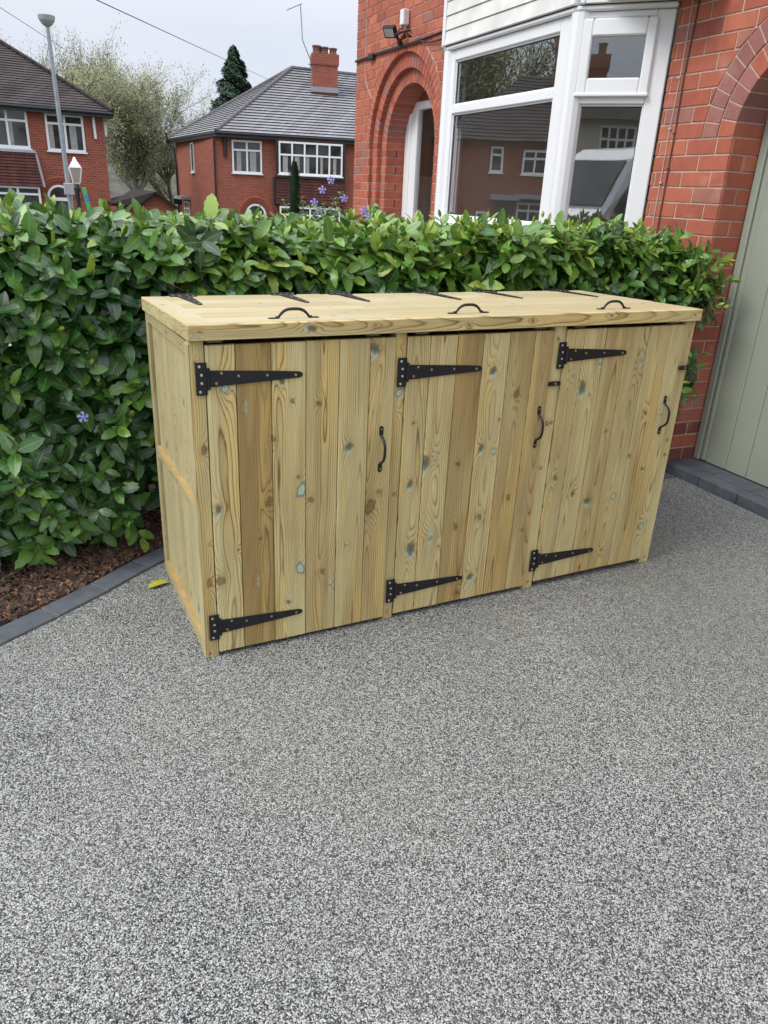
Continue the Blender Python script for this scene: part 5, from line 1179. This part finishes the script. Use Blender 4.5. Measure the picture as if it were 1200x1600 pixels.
# small columnar cypress beyond the hedge
cy = empty('cypress_shrub', (3.155, 9.12, 0)); tag(cy, 'narrow columnar dark cypress in front of the far bay window', 'shrub')
V = []; F = []
for k in range(7000):
    zz = r.uniform(.5, 1.95); e = min(1, (1.97 - zz) / .22) ** .5; a = r.uniform(0, 6.28); rr = .082 * e * (.85 + .2 * math.sin(a * 4 + zz * 9)) * (1 - .3 * r.random() ** 2); c = Vector((3.155 + rr * math.cos(a), 9.12 + rr * math.sin(a), zz)); u_ = Vector((math.cos(a) * .4, math.sin(a) * .4, 1)).normalized(); s_ = Vector((-math.sin(a), math.cos(a), 0)); L_ = r.uniform(.012, .03); i = len(V); V += [c - u_ * L_, c + s_ * L_ * .35, c + u_ * L_, c - s_ * L_ * .35]; F.append((i, i + 1, i + 2, i + 3))
mb = MB(); mb.add(V, F); mb.build('crown', MT['conifer2'], cy)
mb = MB(); mb.tube([(3.155, 9.12, -.3), (3.155, 9.12, 1.8)], [.03, .01], 6); mb.build('trunk', MT['bark'], cy)
# wooded hill
mb = MB(); V = []; nn = 160
for i in range(nn + 1):
    x = -120 + 300 * i / nn; hz_ = 4.9 + 1.1 * math.sin(x * .021 + 1) + .5 * math.sin(x * .11) + .25 * math.sin(x * .53) + .15 * random.random()
    for j, (yy, k) in enumerate(((95, -.0), (104, .45), (112, .8), (120, 1.0), (170, 1.1))): V.append((x, yy + random.uniform(-1, 1), -1.5 + (hz_ + 1.5) * k * (1 + random.uniform(-.02, .02))))
mb.add(V, [(i * 5 + j, (i + 1) * 5 + j, (i + 1) * 5 + j + 1, i * 5 + j + 1) for i in range(nn) for j in range(4)]); tag(mb.build('hill', MT['hill']), kind='structure')

# ------------------------------------------------------------------ across the street (seen in the bay window glass)
h3 = empty('brick_house', (-11, 23, -1)); tag(h3, 'brick house across the street mirrored in the large bay window pane', 'house')
d3 = math.degrees(math.atan2(1.48, 2.4)); M3 = Matrix.Translation((-14.6, 20.0, 0)) @ Matrix.Rotation(math.radians(d3), 4, 'Z'); L3 = 8.2
mb = MB(); mb.box(0, L3, 0, 7, -1.5, 3.5, M3); mb.build('wall', MT['far_brick2'], h3)
tl = MB(); dk = MB(); q0, q1, q2, q3 = [M3 @ Vector(p) for p in ((-.3, -.35, 3.5), (L3 + .3, -.35, 3.5), (L3 + .3, 7.3, 3.5), (-.3, 7.3, 3.5))]; r0, r1 = M3 @ Vector((2.5, 3.5, 6.0)), M3 @ Vector((L3 - 2.8, 3.5, 6.0))
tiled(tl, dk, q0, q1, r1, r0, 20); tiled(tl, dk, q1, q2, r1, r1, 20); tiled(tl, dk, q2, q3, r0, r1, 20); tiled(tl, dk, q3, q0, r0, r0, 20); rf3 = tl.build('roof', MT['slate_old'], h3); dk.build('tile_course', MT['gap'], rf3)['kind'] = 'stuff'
for s0, s1, z0, z1, n in ((5.95, 6.45, 2.45, 3.33, 1), (4.35, 5.25, 2.45, 3.25, 2), (4.4, 5.3, .4, 1.5, 2), (6.4, 6.75, .6, 1.15, 1), (1.5, 3.2, 2.4, 3.25, 3), (1.5, 3.4, .2, 1.5, 3)): window(h3, M3, s0, s1, z0, z1, n, z1 - .28 if n < 9 else None)
mb = MB(); mb.box(5.25, 6.3, -.6, 0, 1.55, 1.72, M3); mb.box(4.2, 5.4, -.5, 0, 1.62, 1.78, M3); mb.build('door_canopy', MT['lead'], h3)
mb = MB(); mb.box(5.4, 6.1, -.02, 0.05, -.5, 1.54, M3); mb.build('recess_shade_panel', MT['dim'], h3)  # flat dark panel in place of a shaded doorway
cM = Matrix.Translation(M3 @ Vector((3.9, 2.6, 0))) @ Matrix.Rotation(math.radians(d3), 4, 'Z'); c_, pots = chimney(rf3, cM, 1.0, .8, 4.9, 6.7, ((-.25, .35, .16), (.25, .35, .16))); pots.build('chimney_pot', MT['pipe'], h3)
for k, (x, y, s_) in enumerate(((-13.0, 30, 31), (-18.0, 27.5, 32), (-9.4, 33, 33))): branchy('street_tree', (x, y, -1), 13.5 + k, 1.15, ['bare tree mirrored in the upper bay pane, nearest the chimney', 'bare tree mirrored in the upper bay pane, at its right edge', 'bare tree mirrored in the upper bay pane, at its left edge'][k], s_, 13, 12000, .08, .24)
h4 = empty('cream_house', (-18, -11, 0)); tag(h4, 'cream rendered house mirrored above the van in the side bay pane', 'house')
M4 = Matrix.Translation((-18.9, -9.2, 0)) @ Matrix.Rotation(math.radians(-59), 4, 'Z')
M4 = Matrix.Translation((-16.0, -14.0, 0)) @ Matrix.Rotation(math.radians(121), 4, 'Z')
mb = MB(); mb.box(0, 4.6, 0, 7, -.2, 4.35, M4); mb.build('wall', MT['cream'], h4)
mb = MB(); mb.box(4.62, 9.5, .3, 6.5, -.2, 4.9, M4); mb.build('brick_wing', MT['far_brick2'], h4)
tl = MB(); dk = MB(); tiled(tl, dk, M4 @ Vector((-.3, -.4, 4.3)), M4 @ Vector((9.6, -.4, 4.3)), M4 @ Vector((7.5, 3.4, 5.7)), M4 @ Vector((2, 3.4, 5.7)), 18); rf4 = tl.build('roof', MT['slate_old'], h4); dk.build('tile_course', MT['gap'], rf4)['kind'] = 'stuff'
window(h4, M4, 2.4, 3.6, 3.1, 4.15, 4, 3.75); window(h4, M4, .4, 1.4, 3.1, 4.15, 2, 3.75)
cM = Matrix.Translation(M4 @ Vector((4.2, 3.4, 0))) @ Matrix.Rotation(math.radians(121), 4, 'Z'); c_, pots = chimney(rf4, cM, 1.2, .9, 5.2, 6.2, ((-.3, .35, .16), (.3, .35, .16))); pots.build('chimney_pot', MT['pipe'], h4)

# van parked at the roadside, mirrored in the canted pane
van = empty('white_van', (-5.2, -4.6, 0), math.radians(-11)); tag(van, 'white high roofed panel van mirrored in the side pane of the bay', 'van')
VM = wm(van)
# side profile (y forward, z up): van space origin mid wheelbase, nose at +y
prof = [(-2.9, .35), (-2.9, 2.45), (-2.8, 2.56), (0.9, 2.58), (1.45, 2.50), (1.75, 2.32), (2.35, 1.50), (2.50, 1.38), (3.05, 1.20), (3.18, 1.02), (3.22, .45), (3.1, .32), (2.6, .30), (-2.6, .30)]
def hw(z_): return .99 - .03 * max(0, (z_ - .9)) - .11 * max(0, (z_ - 1.4)) ** 1.3
V = []; n = len(prof); cols_ = [-1, -.93, 0, .93, 1]
for cidx, cx in enumerate(cols_):
    for (yy, zz) in prof:
        ed = abs(cx) == 1; w_ = hw(zz); V.append(VM @ Vector((cx * w_, yy - (.06 if ed and yy > 1.2 else 0) * 1.0, zz - (.05 if ed and zz > 2.2 else 0) - (.03 if ed and yy > 2.3 and zz < 1.5 and zz > 1 else 0))))
F = []
for c_ in range(4):
    for i in range(n): j = (i + 1) % n; F.append((c_ * n + i, c_ * n + j, (c_ + 1) * n + j, (c_ + 1) * n + i))
F.append(tuple(range(n))[::-1]); F.append(tuple(4 * n + i for i in range(n)))
mb = MB(); mb.add(V, F); vb = mb.build('body', MT['van'], van)
def vq(pts): return [VM @ Vector(p) for p in pts]
mb = MB(); P = [(-.86, 2.33, 1.54), (.86, 2.33, 1.54), (.74, 1.79, 2.28), (-.74, 1.79, 2.28)]; mb.prism(vq([(a, b + .02, c + .02) for a, b, c in P]), VM.to_3x3() @ Vector((0, -.04, -.03))); mb.build('windscreen', MT['fglass'], van)
for sx in (-1, 1):
    mb = MB(); P = [(2.12, 1.50), (1.62, 2.14), (.85, 2.16), (.80, 1.42), (1.95, 1.38)]; mb.prism(vq([(sx * (hw(c) + .012), b, c) for b, c in P]), VM.to_3x3() @ Vector((-sx * .03, 0, 0))); mb.build('side_window', MT['fglass'], van)
    mb = MB(); mb.bbox(sx * 1.02 - .02, sx * 1.22, 1.86, 1.98, 1.35, 1.72, VM, .03); mb.build('wing_mirror', MT['black'], van)
    mb = MB(); mb.prism(vq([(sx * .97, 3.02, 1.10), (sx * .70, 3.20, 1.04), (sx * .72, 3.22, .82), (sx * .98, 3.10, .84)]), VM.to_3x3() @ Vector((0, -.05, 0))); mb.build('headlight', MT['lampglass'], van)
    for yy in (-1.9, 2.2):
        mb = MB(); mb.lathe(VM @ Vector((sx * .93, yy, .34)), [(.22, -.1), (.34, -.1), (.34, .1), (.22, .1)], 20, VM.to_3x3().to_4x4() @ Matrix.Rotation(PI / 2, 4, 'Y')); w_ = mb.build('wheel', MT['tyre'], van)
        mb = MB(); mb.lathe(VM @ Vector((sx * .94, yy, .34)), [(.21, -.085), (.21, .085)], 16, VM.to_3x3().to_4x4() @ Matrix.Rotation(PI / 2, 4, 'Y')); mb.build('rim', MT['steel'], w_)
mb = MB(); mb.bbox(-.95, .95, 3.12, 3.27, .36, .72, VM, .04); mb.bbox(-.55, .55, 3.14, 3.245, .78, .98, VM, .02); mb.build('bumper', MT['black'], van)
print('objects', len(bpy.data.objects))

for o in bpy.data.objects:
    if o.parent is None and 'category' in o:
        g = {'house': 'houses along the street', 'tree': 'trees beyond the houses', 'overhead wire': 'overhead telephone wires', 'cable': 'cables fixed to the brick wall'}.get(o['category'])
        if g: o['group'] = g
